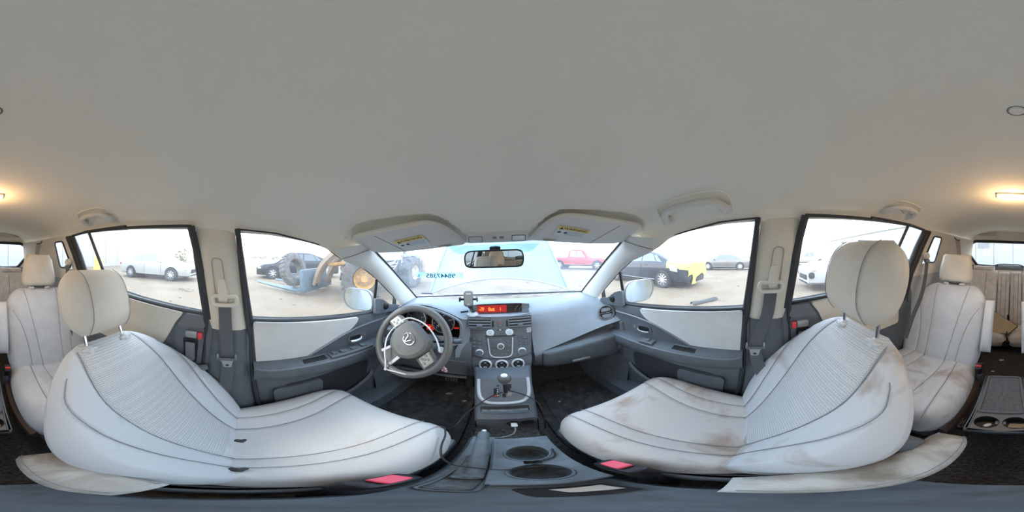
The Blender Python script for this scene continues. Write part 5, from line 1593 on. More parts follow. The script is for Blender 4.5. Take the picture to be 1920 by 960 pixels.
# ================================================================ THIRD ROW
bn = thing('rear_bench', (0, -1.75, .28), 'grey split rear bench below the back window', 'bench seat')
def bench_back(x0, x1, nm, ztop, dz=0.0):
    cx_ = (x0 + x1) / 2; hw_ = abs(x1 - x0) / 2
    w = lambda T: hw_ * smooth_tab([(0, .97), (.1, 1), (.5, 1), (.58, .985), (.62, .95)], T)
    P = lambda x, d, T: (cx_ + x, -1.70 + d - T * .30, .50 + T * (ztop - .50) / .62)
    b = B(); pillow(b, w, 0, .62, lambda x, T: .045 + .012 * math.sin(T / .62 * PI), lambda x, T: -.05, P, 30, 24, pe=10, pt=12)
    o = b.o(nm, mat('bench_cloth', (.82, .77, .74), .95, noise=.1, nscale=16, bump=.3, bscale=300, spec=.1), bn, smooth=80)
    for fx_ in (-.35, .35):
        seam(o, lambda T: fx_ * hw_ * (1 + .3 * T), .02, .6, lambda x, T: .045 + .012 * math.sin(T / .62 * PI), w, P, pe=10, r=.002)
    return o
bench_back(.128, .56, 'backrest', 1.09); bench_back(-.148, -.56, 'backrest', 1.08)
bench_back(-.010, .122, 'inner_panel', 1.08); bench_back(-.016, -.142, 'inner_panel', 1.085)
for x0, x1 in ((.004, .56), (-.004, -.56)):
    cx_ = (x0 + x1) / 2; hw_ = abs(x1 - x0) / 2
    P = lambda x, d, y: (cx_ + x, -1.78 + y, .47 + d)
    b = B(); pillow(b, lambda y: hw_ * smooth_tab([(0, .95), (.1, 1), (.3, 1), (.36, .94)], y), 0, .36, lambda x, y: .03 + .04 * y, lambda x, y: -.12, P, 30, 22, pe=10, pt=10)
    b.o('seat_cushion', MATS['bench_cloth'], bn, smooth=80)
for xx in (.30, -.30):
    w = lambda T: .13
    P = lambda x, d, T: (xx + x, -1.93 + d, 1.085 + T)
    b = B(); pillow(b, w, 0, .05, lambda x, T: .04, lambda x, T: -.04, P, 20, 12, pe=6, pt=4); b.o('headrest', MATS['bench_cloth'], bn, smooth=80)
B().tube([(-.012, -1.655, .545), (-.008, -1.64, .60), (-.006, -1.655, .64)], .012, 8, smooth=3).o('bench_buckle', M_black, bn)
bo = thing('cushion_board', (.04, -1.56, .52), 'beige padded flap leaning on the rear bench', 'cushion')
bp = [Vector(p) for p in ((.16, -1.72, .66), (-.10, -1.52, .565), (-.02, -1.46, .510), (.16, -1.47, .485))]
cen = sum(bp, Vector()) / 4
N_ = (bp[1] - bp[0]).cross(bp[2] - bp[0]).normalized()
if N_.z < 0: N_ = -N_
rows = []
for h, k in ((-.010, .97), (-.006, 1.0), (.006, 1.0), (.012, .96)):
    ring_ = []
    for i in range(4):
        for q in range(6):
            ring_.append(tuple(cen + (bp[i].lerp(bp[(i + 1) % 4], q / 6) - cen) * k + N_ * h))
    rows.append(ring_)
b = B(); b.grid(rows, True); b.fan(rows[-1]); b.fan(rows[0], flip=True)
b.o('padded_flap', mat('beige_vinyl', (.58, .47, .32), .75, noise=.06, nscale=12), bo)
B().tube([tuple(p + N_ * .004) for p in (bp[0], bp[1], bp[2], bp[3])], .004, 6, closed=True).o('edge_binding', M_black, bo)
st = thing('tie_strap', (-.005, -1.46, .45), 'black knotted strap hanging off the rear bench', 'strap')
B().tube([(.0, -1.45, .54), (.004, -1.425, .50), (-.010, -1.42, .46), (.018, -1.415, .44), (.030, -1.41, .415), (.005, -1.41, .40), (-.022, -1.415, .42), (-.015, -1.42, .45), (.012, -1.412, .425), (.02, -1.41, .39)], .006, 8, smooth=5).o('strap_knot', M_black, st)

# ================================================================ SMALL THINGS IN THE CABIN
ph = thing('phone_holder', (-.150, .90, .935), 'grey phone holder on a suction foot beside the dash display', 'phone holder')
pc = Vector((-.172, .900, 1.030)); pN = Vector((.16, -1, .12)).normalized(); pX = (Vector((1, 0, 0)) - pN * pN.x).normalized(); pY = pN.cross(pX)
B().prism(rnd_poly([(-.027, -.044), (.027, -.044), (.027, .050), (-.027, .050)], .020, 5), tuple(pc - pN * .012), pX, pY, .022, bev=.007).o('cradle', mat('holder_grey', (.20, .195, .185), .35), ph)
B().prism(rnd_poly([(-.021, -.034), (.021, -.034), (.021, .043), (-.021, .043)], .016, 5), tuple(pc + pN * .010), pX, pY, .002).o('cradle_pad', mat('holder_pad', (.33, .31, .28), .3), ph)
B().prism(rnd_poly([(-.014, .030), (.014, .030), (.014, .036), (-.014, .036)], .002, 2), tuple(pc + pN * .012), pX, pY, .0008).o('maker_mark', M_white, ph)
B().prism(rnd_poly([(-.008, -.027), (.008, -.027), (.008, -.030), (-.008, -.030)], .001, 2), tuple(pc + pN * .012), pX, pY, .0008).o('maker_mark', M_white, ph)
for sg in (-1, 1):
    q = B().box(tuple(pc + pX * sg * .034), (.022, .012, .014), rot=Matrix((pX, pY, pN)).transposed(), bev=.003).o('clamp_arm', M_black, ph)
    B().box(tuple(pc + pX * sg * .048 + pY * .0), (.010, .026, .040), rot=Matrix((pX, pY, pN)).transposed(), bev=.004).o('clamp_jaw', M_black if sg < 0 else M_dark, q)
B().tube([tuple(pc - pN * .012), tuple(pc - pN * .03 - pY * .04), (-.148, .905, .965), (-.150, .90, .945)], [.010, .012, .012, .014], 10, smooth=4).o('neck', M_black, ph)
B().lathe([(0, .014), (.016, .013), (.022, .006), (.030, .002), (.032, -.003)], (-.150, .900, .940), (0, -.1, 1), 28).o('suction_foot', mat('clear_grey', (.42, .45, .48), .15), ph)
B().tube([(-.175, .895, .958), (-.20, .885, .957), (-.215, .882, .955)], .006, 8).o('lock_lever', M_black, ph)

# charging lead from the console socket, looping over the hand brake and driver seat edge
cb = thing('charging_cable', (.02, .47, .46), 'thin grey charging cable plugged into the console socket', 'cable')
B().box((.020, .478, .463), (.020, .024, .011), rot=Matrix.Rotation(rad(15), 3, 'X'), bev=.003).o('plug', M_white, cb)
B().tube([(.021, .468, .460), (.020, .450, .452), (.010, .430, .440), (-.020, .415, .436), (-.050, .41, .44)], .0022, 8, smooth=6).o('lead', mat('lead_grey', (.30, .31, .32), .5), cb)
cb = thing('black_cable', (-.1, .45, .5), 'thin black cable looping from the gear lever across the driver seat corner', 'cable')
B().tube([(-.005, .590, .622), (-.05, .575, .600), (-.095, .545, .560), (-.125, .50, .53), (-.145, .44, .50), (-.155, .40, .52), (-.163, .395, .555), (-.150, .375, .585), (-.135, .335, .585), (-.128, .290, .570), (-.112, .245, .545), (-.085, .218, .520), (-.05, .210, .512), (-.02, .205, .503), (.0, .212, .500), (.04, .242, .498), (.068, .262, .498), (.076, .30, .499)], .0024, 8, smooth=6).o('lead', M_black, cb)
cb = thing('loose_cable', (.1, .55, .55), 'thin black cable hanging down the passenger side of the console', 'cable')
B().tube([(.012, .600, .625), (.05, .590, .610), (.090, .565, .590), (.115, .53, .56), (.118, .50, .52), (.112, .47, .47), (.108, .46, .42)], .0026, 8, smooth=6).o('lead', M_black, cb)

# litter
def scrap(p, sz, col, label, n_=(0, 0, 1)):
    rs_ = random.Random(int(p[0] * 1000) + int(p[1] * 777))
    poly = [(sz * (1 + .4 * rs_.uniform(-1, 1)) * math.cos(k * 2 * PI / 7), sz * .7 * (1 + .4 * rs_.uniform(-1, 1)) * math.sin(k * 2 * PI / 7)) for k in range(7)]
    return tag(B().prism(poly, p, (1, .2, 0), (-.2, 1, 0), .002).o('litter_scrap', col, smooth=0), label, 'litter')
M_leaf = mat('dry_leaf', (.42, .28, .12), .8); M_pap = mat('paper_white', (.72, .70, .68), .8)
scrap((-.115, -.33, .268), .012, M_leaf, 'brown dry leaf on the carpet by the driver seat rear')
scrap((-.095, -.255, .268), .006, M_pap, 'tiny white paper bit on the carpet by the driver seat rear')
scrap((.03, -1.33, .272), .022, M_pap, 'crumpled white paper on the carpet before the rear bench')
scrap((.085, -1.15, .272), .014, M_pap, 'white paper bit on the carpet by the rear passenger seat')
scrap((-.30, .86, .274), .016, mat('grit_grey', (.30, .29, .28), .9), 'grey grit flake on the driver floor mat')
scrap((-.20, .80, .274), .012, MATS['grit_grey'], 'grey crumb on the driver floor mat by the console')
scrap((.26, .74, .274), .006, M_pap, 'tiny pale crumb on the passenger floor mat')
# wings of fluff and torn patch at the driver seat crease
for p in ((-.375, -.010, .540), (-.225, -.012, .540)):
    tg_ = thing('torn_clip', p, 'torn dark strap end in the driver seat crease, %s' % ('near the seat middle' if p[0] < -.3 else 'towards the centre console'), 'strap end', 'strap ends in the driver seat crease')
    B().tube([p, (p[0] + .008, p[1] + .012, p[2] + .006), (p[0] - .004, p[1] + .02, p[2] + .004)], [.007, .009, .004], 7, smooth=2).o('strap_end', M_ink, tg_)

# lot number on the windscreen: tape and mirrored-from-inside numerals
num = thing('lot_number', tuple(c0), 'blue-green lot number strip on the windscreen, read from outside', 'sticker')
B().add([tuple(p) for p in tp], [(0, 1, 2, 3)]).o('number_tape', M_tape, num, smooth=0)
text('98447385', .080, c0 + tX * .010 + tN * .010, -tX, tY, M_num, 'number', num, bold=True, sx=.56, depth=0)
text('E', .045, c0 - tX * .128 + tN * .010, -tX, tY, M_num, 'letter', num, depth=0)
text('LOT', .013, c0 + tX * .150 + tY * .010 + tN * .010, -tX, tY, M_num, 'small_print', num, depth=0) if False else None
for k in range(3):
    B().box(tuple(c0 + tX * (.136 + .004 * k) + tY * (.022 - .022 * k) + tN * .010), (.018, .003, .0006), rot=Matrix((tX, tY, tN)).transposed()).o('small_print', M_num, num)
pst = thing('inspection_sticker', tuple(shield(-.84, .93)), 'grey sticker in the lower windscreen corner before the driver', 'sticker')
q0 = shield(-.83, .78)
B().prism(rnd_poly([(-.045, -.014), (.045, -.014), (.035, .014), (-.050, .014)], .003, 2), tuple(q0 + tN * .006), tX, tY, .001).o('sticker_face', mat('sticker_grey', (.24, .28, .31), .6), pst)

# door mirrors outside
def side_mirror(s, who):
    t = thing('door_mirror', (s * .74, .80, .94), 'door mirror in a grey shell outside the %s window' % who, 'mirror')
    c_ = Vector((s * .852, .725, 1.000)); n_ = Vector((-s * .50, -1, .05)).normalized()
    X = (Vector((1, 0, 0)) - n_ * n_.x).normalized(); Y = n_.cross(X)
    if Y.z < 0: Y = -Y
    o_ = [(-s * .112, -.052), (-s * .108, .030), (-s * .075, .070), (s * .070, .078), (s * .105, .062), (s * .112, .0), (s * .085, -.055), (s * .040, -.078), (-s * .085, -.080)]
    if s < 0: o_ = o_[::-1]
    o_ = rnd_poly(o_, .030, 4)
    rings = []
    for k, h in ((.45, -.115), (.78, -.095), (.95, -.055), (1.0, -.015), (1.0, .004), (.94, .006), (.925, -.004)):
        rings.append([tuple(c_ + X * x * k + Y * y * k + n_ * h) for x, y in o_])
    b = B(); b.grid(rings, True); b.fan(rings[0], flip=True)
    b.o('mirror_shell', mat('mirror_shell_paint', (.10, .115, .13), .35), t)
    b = B(); b.fan([tuple(c_ + X * x * .93 + Y * y * .93 + n_ * -.001) for x, y in o_]); b.o('mirror_glass', M_mirror, t, smooth=0)
    B().tube([tuple(c_ - n_ * .06 - X * s * .06 - Y * .04), (s * .73, .81, .955), (s * .675, .80, .965)], [.035, .030, .034], 12, smooth=3).o('mirror_arm', M_rubber, t)
    return t
side_mirror(-1, 'driver'); side_mirror(1, 'passenger')
# ================================================================ OWN CAR, OUTSIDE
M_own = mat('own_paint', (.30, .34, .37), .35, .1)
for s, nm, n in ((-1, 'wall_left', 'driver'), (1, 'wall_right', 'passenger')):
    rows = []
    for y in (1.0, .8, .4, 0, -.5, -1.0, -1.5, -2.0, -2.2):
        e = max(0, (-y - 1.2)) * .06
        rows.append([(s * (x - e), y, z) for x, z in ((.72, interp(FBELT if y > -.1 else RBELT, y) - .01), (.78, interp(FBELT if y > -.1 else RBELT, y) - .03), (.835, .86), (.855, .70), (.845, .50), (.80, .34), (.70, .28))])
    w_ = B().grid(rows, flip=(s < 0)).o(nm, M_own)
    tag(w_, 'pale painted outer body side of the car on the %s side' % n, 'body side', kind='structure')
# raised bonnet: its painted face looks back at the windscreen
bon = thing('raised_bonnet', (0, 1.45, .98), 'pale blue bonnet propped open in front of the windscreen', 'bonnet')
rows = []
for j in range(15):
    t = j / 14
    row = []
    for i in range(25):
        s = i / 12 - 1
        hw = lerp(.70, .44, t ** 1.0) if t < .85 else lerp(.44 + .26 * .15, .38, (t - .85) / .15)
        hw = smooth_tab([(0, .685), (.4, .575), (.75, .455), (1, .36)], t)
        x = s * hw
        y = 1.52 + .30 * t + .035 * (1 - s * s)
        z = .905 + .95 * t + .155 * (1 - s * s) * (1 - t) ** 2.2
        row.append((x, y, z))
    rows.append(row)
b = B(); b.grid(rows, flip=True)
b.o('bonnet_skin', mat('bonnet_paint', (.19, .275, .345), .3, .05), bon)
rows2 = [[(p[0] * .99, p[1] + .03, p[2]) for p in r] for r in rows]
B().grid(rows2).o('inner_frame', mat('bonnet_inner', (.20, .24, .27), .6), bon)
edge = [r[0] for r in rows]; B().tube(edge, .012, 6).o('bonnet_edge', MATS['bonnet_paint'], bon)
edge = [r[-1] for r in rows]; B().tube(edge, .012, 6).o('bonnet_edge', MATS['bonnet_paint'], bon)
B().tube(rows[0], .010, 6).o('bonnet_rear_edge', M_own, bon)
for xx in (-.20, .17):
    B().lathe([(0, .01), (.010, .008), (.013, 0)], (xx, 1.59, 1.185 + (.03 if xx < 0 else .04)), (0, -1, .2), 12).o('washer_jet', M_black, bon)
cw = thing('cowl_panel', (0, 1.40, .92), 'brown cowl panel with dark grille between windscreen and bonnet', 'cowl')
rows = []
for y, z in ((1.385, .905), (1.43, .915), (1.49, .925), (1.60, .93)):
    rows.append([(x, y - .10 * (abs(x) / .7) ** 2, z - .01 * (abs(x) / .7)) for x in (-.72, -.5, -.3, -.1, .1, .3, .5, .72)])
B().grid(rows).o('cowl_cover', mat('cowl_brown', (.22, .18, .14), .8, noise=.35, nscale=14), cw)  # brown, varied at random in blotches
for k in range(16):
    B().box((-.22 + k * .022, 1.44, .932), (.012, .05, .006)).o('grille_slot', M_black, cw)
wp_ = thing('windscreen_wiper', (.1, 1.36, .93), 'thin black wiper arm lying along the windscreen base', 'wiper')
B().tube([(-.10, 1.372, .940), (.2, 1.355, .942), (.45, 1.30, .945), (.60, 1.25, .948)], .006, 6, smooth=4).o('wiper_arm', M_black, wp_)
B().tube([(.10, 1.350, .944), (.35, 1.31, .947), (.62, 1.235, .952)], .004, 6, smooth=4).o('wiper_blade', M_black, wp_)

# ================================================================ THE YARD (level ground; the car leans 2 degrees on it)
GR = Matrix.Translation(EYE) @ HEAD @ Matrix.Translation((0, 0, -1.25))
def settle(o, x=0, y=0, rz=0, z=0):
    o.matrix_world = GR @ Matrix.Translation((x, y, z)) @ Matrix.Rotation(rad(rz), 4, 'Z')
    return o
m = mat('dusty_ground', (.166, .120, .077), .95, col2=(.212, .162, .112), nscale=.9, bump=.6, bscale=14)
n = m.node_tree.nodes
b = B(); rows = []
for r in (.0, 1, 2, 3, 4, 5, 6.5, 8, 10, 13, 17, 22, 30, 45, 80, 160, 400):
    rows.append([(r * math.cos(2 * PI * k / 72), r * math.sin(2 * PI * k / 72), .018 * math.sin(k * 1.7 + r * 2.3) * (1 if 2 < r < 30 else 0)) for k in range(72)])
b.grid(rows, True)
g = b.o('ground', m)
tag(g, 'pale dusty dirt ground of the open yard', 'ground', kind='structure')
settle(g)

M_tyre = mat('tyre_rubber', (.035, .035, .037), .8)
M_rim = mat('alloy_rim', (.62, .62, .63), .3, .7)
M_cgl = mat('car_window', (.10, .13, .155), .06, spec=.8)
M_dim = mat('underbody', (.02, .02, .022), .8)
def wheel(parent, x, y, r, s, spokes=9, w=.17, rimm=None):
    ax = (s, 0, 0)
    t = B().lathe([(r * .62, w * .1), (r * .66, w * .46), (r * .92, w * .5), (r, w * .32), (r, -w * .4), (r * .9, -w * .5), (r * .6, -w * .5)], (x, y, r), ax, 32).o('wheel', M_tyre, parent)
    B().lathe([(r * .10, w * .30), (r * .2, w * .16), (r * .58, w * .10), (r * .66, w * .40), (r * .69, w * .44)], (x, y, r), ax, 32).o('rim', mat('rim_shadow', (.16, .16, .165), .4, .6), t)
    for k in range(spokes):
        an = 2 * PI * k / spokes
        c_ = Vector((x + s * w * .30, y + math.cos(an) * r * .36, r + math.sin(an) * r * .36))
        B().box(tuple(c_), (w * .12, r * .52, r * .13), rot=Matrix.Rotation(an, 3, 'X'), bev=.004).o('spoke', rimm or M_rim, t)
    B().lathe([(r * .655, w * .38), (r * .68, w * .47), (r * .72, w * .45)], (x, y, r), ax, 32).o('rim_lip', rimm or M_rim, t)
    B().lathe([(0, w * .38), (r * .11, w * .36), (r * .13, w * .25)], (x, y, r), ax, 16).o('hub_cap', rimm or M_rim, t)
    return t
CARHALF = {}
def car(name, label, cat, paint, L, W, wb, fo, r, zs, zr, gh, wins, wr=.80, glass=None, spokes=9, group=None, zb=.22, lights=True):
    """fo: front overhang; zs, zr: shoulder and top height tables over y (front is +y); gh: greenhouse (y_rear_base, y_rear_top, y_front_top, y_front_base)"""
    t = thing(name, (0, 0, 0), label, cat, group)
    yf = L / 2 - fo; yr = yf - wb
    gl_ = glass or M_cgl
    Wb = lambda y: W / 2 * smooth_tab([(-L / 2, .84), (-L / 2 + .25, .95), (-L / 2 + .8, 1.0), (L / 2 - .9, 1.0), (L / 2 - .3, .93), (L / 2, .74)], y)
    def G(y):   # share of greenhouse at y
        if gh[1] <= y <= gh[2]: return 1.0
        if y < gh[0] or y > gh[3]: return 0.0
        return (y - gh[0]) / (gh[1] - gh[0]) if y < gh[1] else (gh[3] - y) / (gh[3] - gh[2])
    Wr = lambda y: Wb(y) * lerp(.90, wr, G(y))
    S = lambda y: smooth_tab(zs, y); R = lambda y: max(S(y) + .012, smooth_tab(zr, y))
    def half(y):
        w_, s_, r_ = Wb(y), S(y), R(y)
        g = G(y)
        return [(0, zb), (w_ * .82, zb), (w_ * .95, zb + .07), (w_ * .995, zb + .25), (w_, s_ - .22), (w_ * .985, s_ - .06), (w_ * .955, s_), (lerp(w_ * .955, Wr(y), .92), lerp(s_, r_, .88)), (Wr(y) * .90, lerp(s_, r_, .975)), (Wr(y) * .5, r_ + .012), (0, r_ + .02)]
    CARHALF['f'] = half
    ys = sorted(set([-L / 2 + L * k / 44 for k in range(45)] + list(gh)))
    rings = []
    for y in ys:
        h = half(y)
        rings.append([(x, y, z) for x, z in h] + [(-x, y, z) for x, z in h[-2:0:-1]])
    b = B(); b.loft(rings); b.o('body', paint, t, smooth=38)
    def sp(s, y, k, out=.006):  # on the window side wall
        w_, s_, r_ = Wb(y), S(y), R(y)
        a = (w_ * .955, s_); c_ = (lerp(w_ * .955, Wr(y), .92), lerp(s_, r_, .88))
        return (s * (lerp(a[0], c_[0], k) + out), y, lerp(a[1], c_[1], k) + out * .3)
    for s in (-1, 1):
        for (ya0, ya1, yb0, yb1) in wins:   # rear bottom/top, front bottom/top
            rows = []
            for j in range(9):
                q = j / 8
                rows.append([sp(s, lerp(lerp(ya0, ya1, k / 6), lerp(yb0, yb1, k / 6), q), .10 + .82 * k / 6) for k in range(7)])
            B().grid(rows).o('side_window', gl_, t)
        for y in (yf, yr):
            xx = Wb(y) + .004
            B().lathe([(0, .0), (r * 1.14, .0), (r * 1.17, -.03)], (s * xx, y, r * 1.04), (s, 0, 0), 32).o('wheel_arch', M_dim, t)
            wheel(t, s * (xx - .012), y, r, s, spokes)
        ym = (gh[0] + gh[3]) / 2
        for yy in wins_gap(wins):
            B().box((s * (Wb(yy) - .05), yy - .28, S(yy) - .09), (.12, .16, .025), bev=.01).o('door_handle', paint, t)
            B().tube([(s * (Wb(yy) + .004), yy, S(yy) - .02), (s * (Wb(yy) + .003), yy, .5), (s * (Wb(yy) - .01), yy, zb + .12)], .005, 5).o('door_gap', M_dim, t)
        B().box((s * (Wb(gh[2]) + .07), lerp(gh[2], gh[3], .55), S(gh[2]) + .06), (.17, .10, .12), bev=.04).o('wing_mirror', paint, t)
        if lights:
            B().box((s * W * .36, L / 2 - .22, S(L / 2 - .2) - .10), (.34, .30, .13), bev=.05).o('headlight', mat('headlight', (.55, .57, .60), .15, .3), t)
            B().box((s * W * .385, -L / 2 + .12, S(-L / 2 + .2) - .10), (.26, .26, .15), bev=.05).o('tail_light', mat('tail_light', (.45, .06, .06), .3), t)
        B().tube([(s * (Wb(y) * .985 + .004), y, zb + .09) for y in (yr + r * 1.25, (yr + yf) / 2, yf - r * 1.25)], .012, 6).o('sill_strip', mat('sill_trim', (.45, .45, .46), .3, .5) if paint.name != 'silver_car_paint' else paint, t)
    def screen(y0, y1, nm):
        rows = []
        for j in range(7):
            y = lerp(y0, y1, j / 6)
            rows.append([(f * Wr(y) * .86, y, R(y) + .018 - .020 * abs(f) ** 2 + .006) for f in (-1, -.66, -.33, 0, .33, .66, 1)])
        B().grid(rows).o(nm, gl_, t)
    screen(gh[3] - .06, gh[2] + .08, 'windscreen'); screen(gh[0] + .06, gh[1] - .08, 'rear_screen')
    B().box((0, L / 2 - .03, .48), (W * .52, .10, .20), bev=.04).o('grille', M_dim, t)
    B().box((0, L / 2 - .04, .28), (W * .62, .10, .08), bev=.03).o('lower_intake', M_dim, t)
    B().box((0, -L / 2 + .02, .58), (.42, .06, .12), bev=.01).o('number_plate', mat('plate_white', (.7, .7, .7), .5), t)
    B().box((0, (yf + yr) / 2, zb + .0), (W * .8, wb * .9, .10)).o('underbody', M_dim, t)
    return t
def wins_gap(wins):
    return [w[2] + .02 for w in wins[:-1]] + [wins[-1][2] - .02] if False else [ (w[2] + .03) for w in wins[-2:]]
SED_S = [(-2.35, .86), (-2.0, .93), (-1.0, .95), (.5, .90), (1.2, .86), (1.9, .76), (2.25, .66), (2.35, .58)]
SED_R = [(-2.35, .88), (-1.75, .97), (-1.65, 1.00), (-.75, 1.38), (-.2, 1.44), (.25, 1.42), (.55, 1.36), (1.25, .90), (1.9, .80), (2.35, .6)]
SED_G = (-1.72, -.80, .42, 1.28)
SED_W = [(-1.30, -1.02, -1.05, -.85), (-1.00, -.80, -.28, -.30), (-.22, -.24, .78, .36)]
c1_ = car('sedan', 'silver four-door sedan parked outside the rear driver side window', 'car', mat('silver_car_paint', (.42, .425, .42), .3, .2), 4.63, 1.78, 2.70, .90, .325, SED_S, SED_R, SED_G, SED_W, group=None, glass=mat('pale_window', (.26, .29, .30), .1))
settle(c1_, -7.80, -5.40, 0)
c2_ = car('sedan', 'black sedan with yellow wrap over its damaged tail', 'car', mat('black_car_paint', (.022, .028, .042), .12, .0, spec=.7), 4.9, 1.86, 2.95, .95, .345,
          [(y * 1.05, z + .05) for y, z in SED_S], [(y * 1.05, z + .05) for y, z in SED_R], tuple(v * 1.05 for v in SED_G), [tuple(v * 1.05 for v in w) for w in SED_W], spokes=10, glass=mat('blue_window', (.16, .24, .30), .06, spec=.8), lights=False)
c2_half = CARHALF['f']
# front wheel at +1.5 local; rear wheel local = 2.45-.95-2.95 = -1.45
settle(c2_, 5.98, 5.25, 0)
M_tape_y = mat('yellow_film', (.60, .56, .14), .35, noise=.12, nscale=5)
rs_ = random.Random(3)
hf_ = c2_half
rows = []
for j in range(12):
    y = lerp(-1.62, -2.44, j / 11)
    prof = [p for p in hf_(y) if p[1] > .5]
    low = lerp(.72, .50, j / 11) + .05 * math.sin(j * 2.1)
    pts = [(p[0] + .022, max(p[1], low) + .022) for p in prof]
    full = pts + [(-x, z) for x, z in pts[-2::-1]]
    rows.append([(x, y + .02 * rs_.uniform(-1, 1) + (.25 * (z < .8) if j == 0 else 0), z + .012 * rs_.uniform(-1, 1)) for x, z in full])
last = rows[-1]
rows.append([(x * .96, -2.50, z) for x, y, z in last])
wr_ = B(); wr_.grid(rows)
wr_.o('yellow_film', M_tape_y, c2_, label='yellow plastic film wrapped over the tail')
rows = []
for j in range(10):
    z = lerp(1.0, .50, j / 9)
    rows.append([(lerp(-.86, .86, i / 14), -2.515 + .02 * math.sin(i * 1.3 + j * .7) - .06 * (1 - (i / 7 - 1) ** 2), z + .06 * math.sin(i * .9) * (j / 9)) for i in range(15)])
B().grid(rows).o('yellow_film', M_tape_y, c2_, label='yellow plastic film hanging over the bumper')
rows = []
for j in range(8):
    z = lerp(.62, .20, j / 7)
    rows.append([(lerp(-.62, -.30, i / 5) + .05 * math.sin(j * .8), -2.575 + .015 * math.sin(i * 2 + j), z) for i in range(6)])
B().grid(rows).o('loose_film', M_tape_y, c2_, label='loose yellow film strip hanging to the ground')
B().prism(rnd_poly([(-2.12, .66), (-1.80, .70), (-1.74, .92), (-2.08, .90)], .04), (-.935, 0, 0), (0, 1, 0), (0, 0, 1), -.02).o('green_patch', mat('green_film', (.40, .55, .40), .3), c2_)
B().box((-.30, -2.44, .40), (1.2, .14, .26), bev=.03).o('bare_bumper_beam', M_dim, c2_)
c3_ = car('sedan', 'grey sedan parked far off behind the black car', 'car', mat('grey_car_paint', (.23, .22, .21), .25, .4), 4.88, 1.84, 2.82, .96, .335, SED_S, SED_R, SED_G, SED_W, spokes=10, glass=mat('grey_window', (.20, .22, .23), .1))
settle(c3_, 14.6, 3.95, 13)
SUV_S = [(-2.4, 1.02), (-2.1, 1.08), (-.5, 1.05), (1.0, 1.02), (1.7, .98), (2.2, .88), (2.4, .74)]
SUV_R = [(-2.4, 1.10), (-2.3, 1.25), (-2.0, 1.70), (-1.2, 1.80), (0, 1.82), (.55, 1.74), (1.25, 1.08), (1.8, 1.0), (2.4, .76)]
SUV_G = (-2.36, -1.98, .45, 1.30)
SUV_W = [(-2.0, -1.85, -1.25, -1.2), (-1.18, -1.12, -.22, -.22), (-.15, -.16, .82, .40)]
c4_ = car('suv', 'white suv with its nose level with the front passenger seat', 'car', mat('white_car_paint', (.40, .405, .41), .25), 4.75, 1.90, 2.80, .95, .36, SUV_S, SUV_R, SUV_G, SUV_W, zb=.26, spokes=6)
settle(c4_, 6.25, -3.70, 4)
for s in (-1, 1):
    B().box((s * .72, 2.28, .58), (.22, .20, .22), bev=.06).o('fog_lamp_pod', M_dim, c4_)
    B().tube([(s * .66, .3, 1.86), (s * .66, -.8, 1.90), (s * .66, -1.8, 1.82)], .03, 6).o('roof_rail', M_dim, c4_)
PU_S = [(-2.8, 1.08), (-2.5, 1.10), (-.6, 1.10), (1.2, 1.08), (2.2, 1.04), (2.7, .95), (2.8, .85)]
PU_R = [(-2.8, 1.09), (-.95, 1.11), (-.9, 1.15), (-.75, 1.78), (.0, 1.86), (.55, 1.78), (1.25, 1.14), (2.2, 1.09), (2.8, .87)]
PU_G = (-.95, -.72, .45, 1.28)
PU_W = [(-.68, -.62, -.05, -.08), (.0, -.02, .80, .40)]
c5_ = car('pickup_truck', 'red pickup truck facing this way beyond the raised bonnet', 'truck', mat('red_car_paint', (.42, .06, .075), .3), 5.7, 2.0, 3.6, .95, .40, PU_S, PU_R, PU_G, PU_W, zb=.40, spokes=6, glass=MATS['pale_window'])
settle(c5_, 6.4, 14.6, -128)
B().box((0, 2.84, .68), (1.5, .06, .34), bev=.03).o('grille_insert', mat('grille_grey', (.16, .15, .15), .4), c5_)
B().box((0, 2.86, .45), (1.7, .14, .16), bev=.03).o('front_bumper', mat('bumper_grey', (.45, .45, .46), .3, .5), c5_)
c6_ = car('pickup_truck', 'pale beige pickup truck far behind the white suv', 'truck', mat('beige_car_paint', (.40, .37, .32), .4), 5.5, 1.95, 3.4, .95, .38, PU_S, PU_R, PU_G, PU_W, zb=.38, spokes=5, glass=MATS['grey_window'])
settle(c6_, 22.5, -5.6, 0)
c7_ = car('sedan', 'black wrecked sedan sitting behind the loader forks', 'car', mat('wreck_paint', (.035, .038, .045), .35), 4.6, 1.78, 2.7, .9, .32, SED_S, SED_R, SED_G, SED_W, spokes=7)
settle(c7_, -9.3, 2.4, 172)

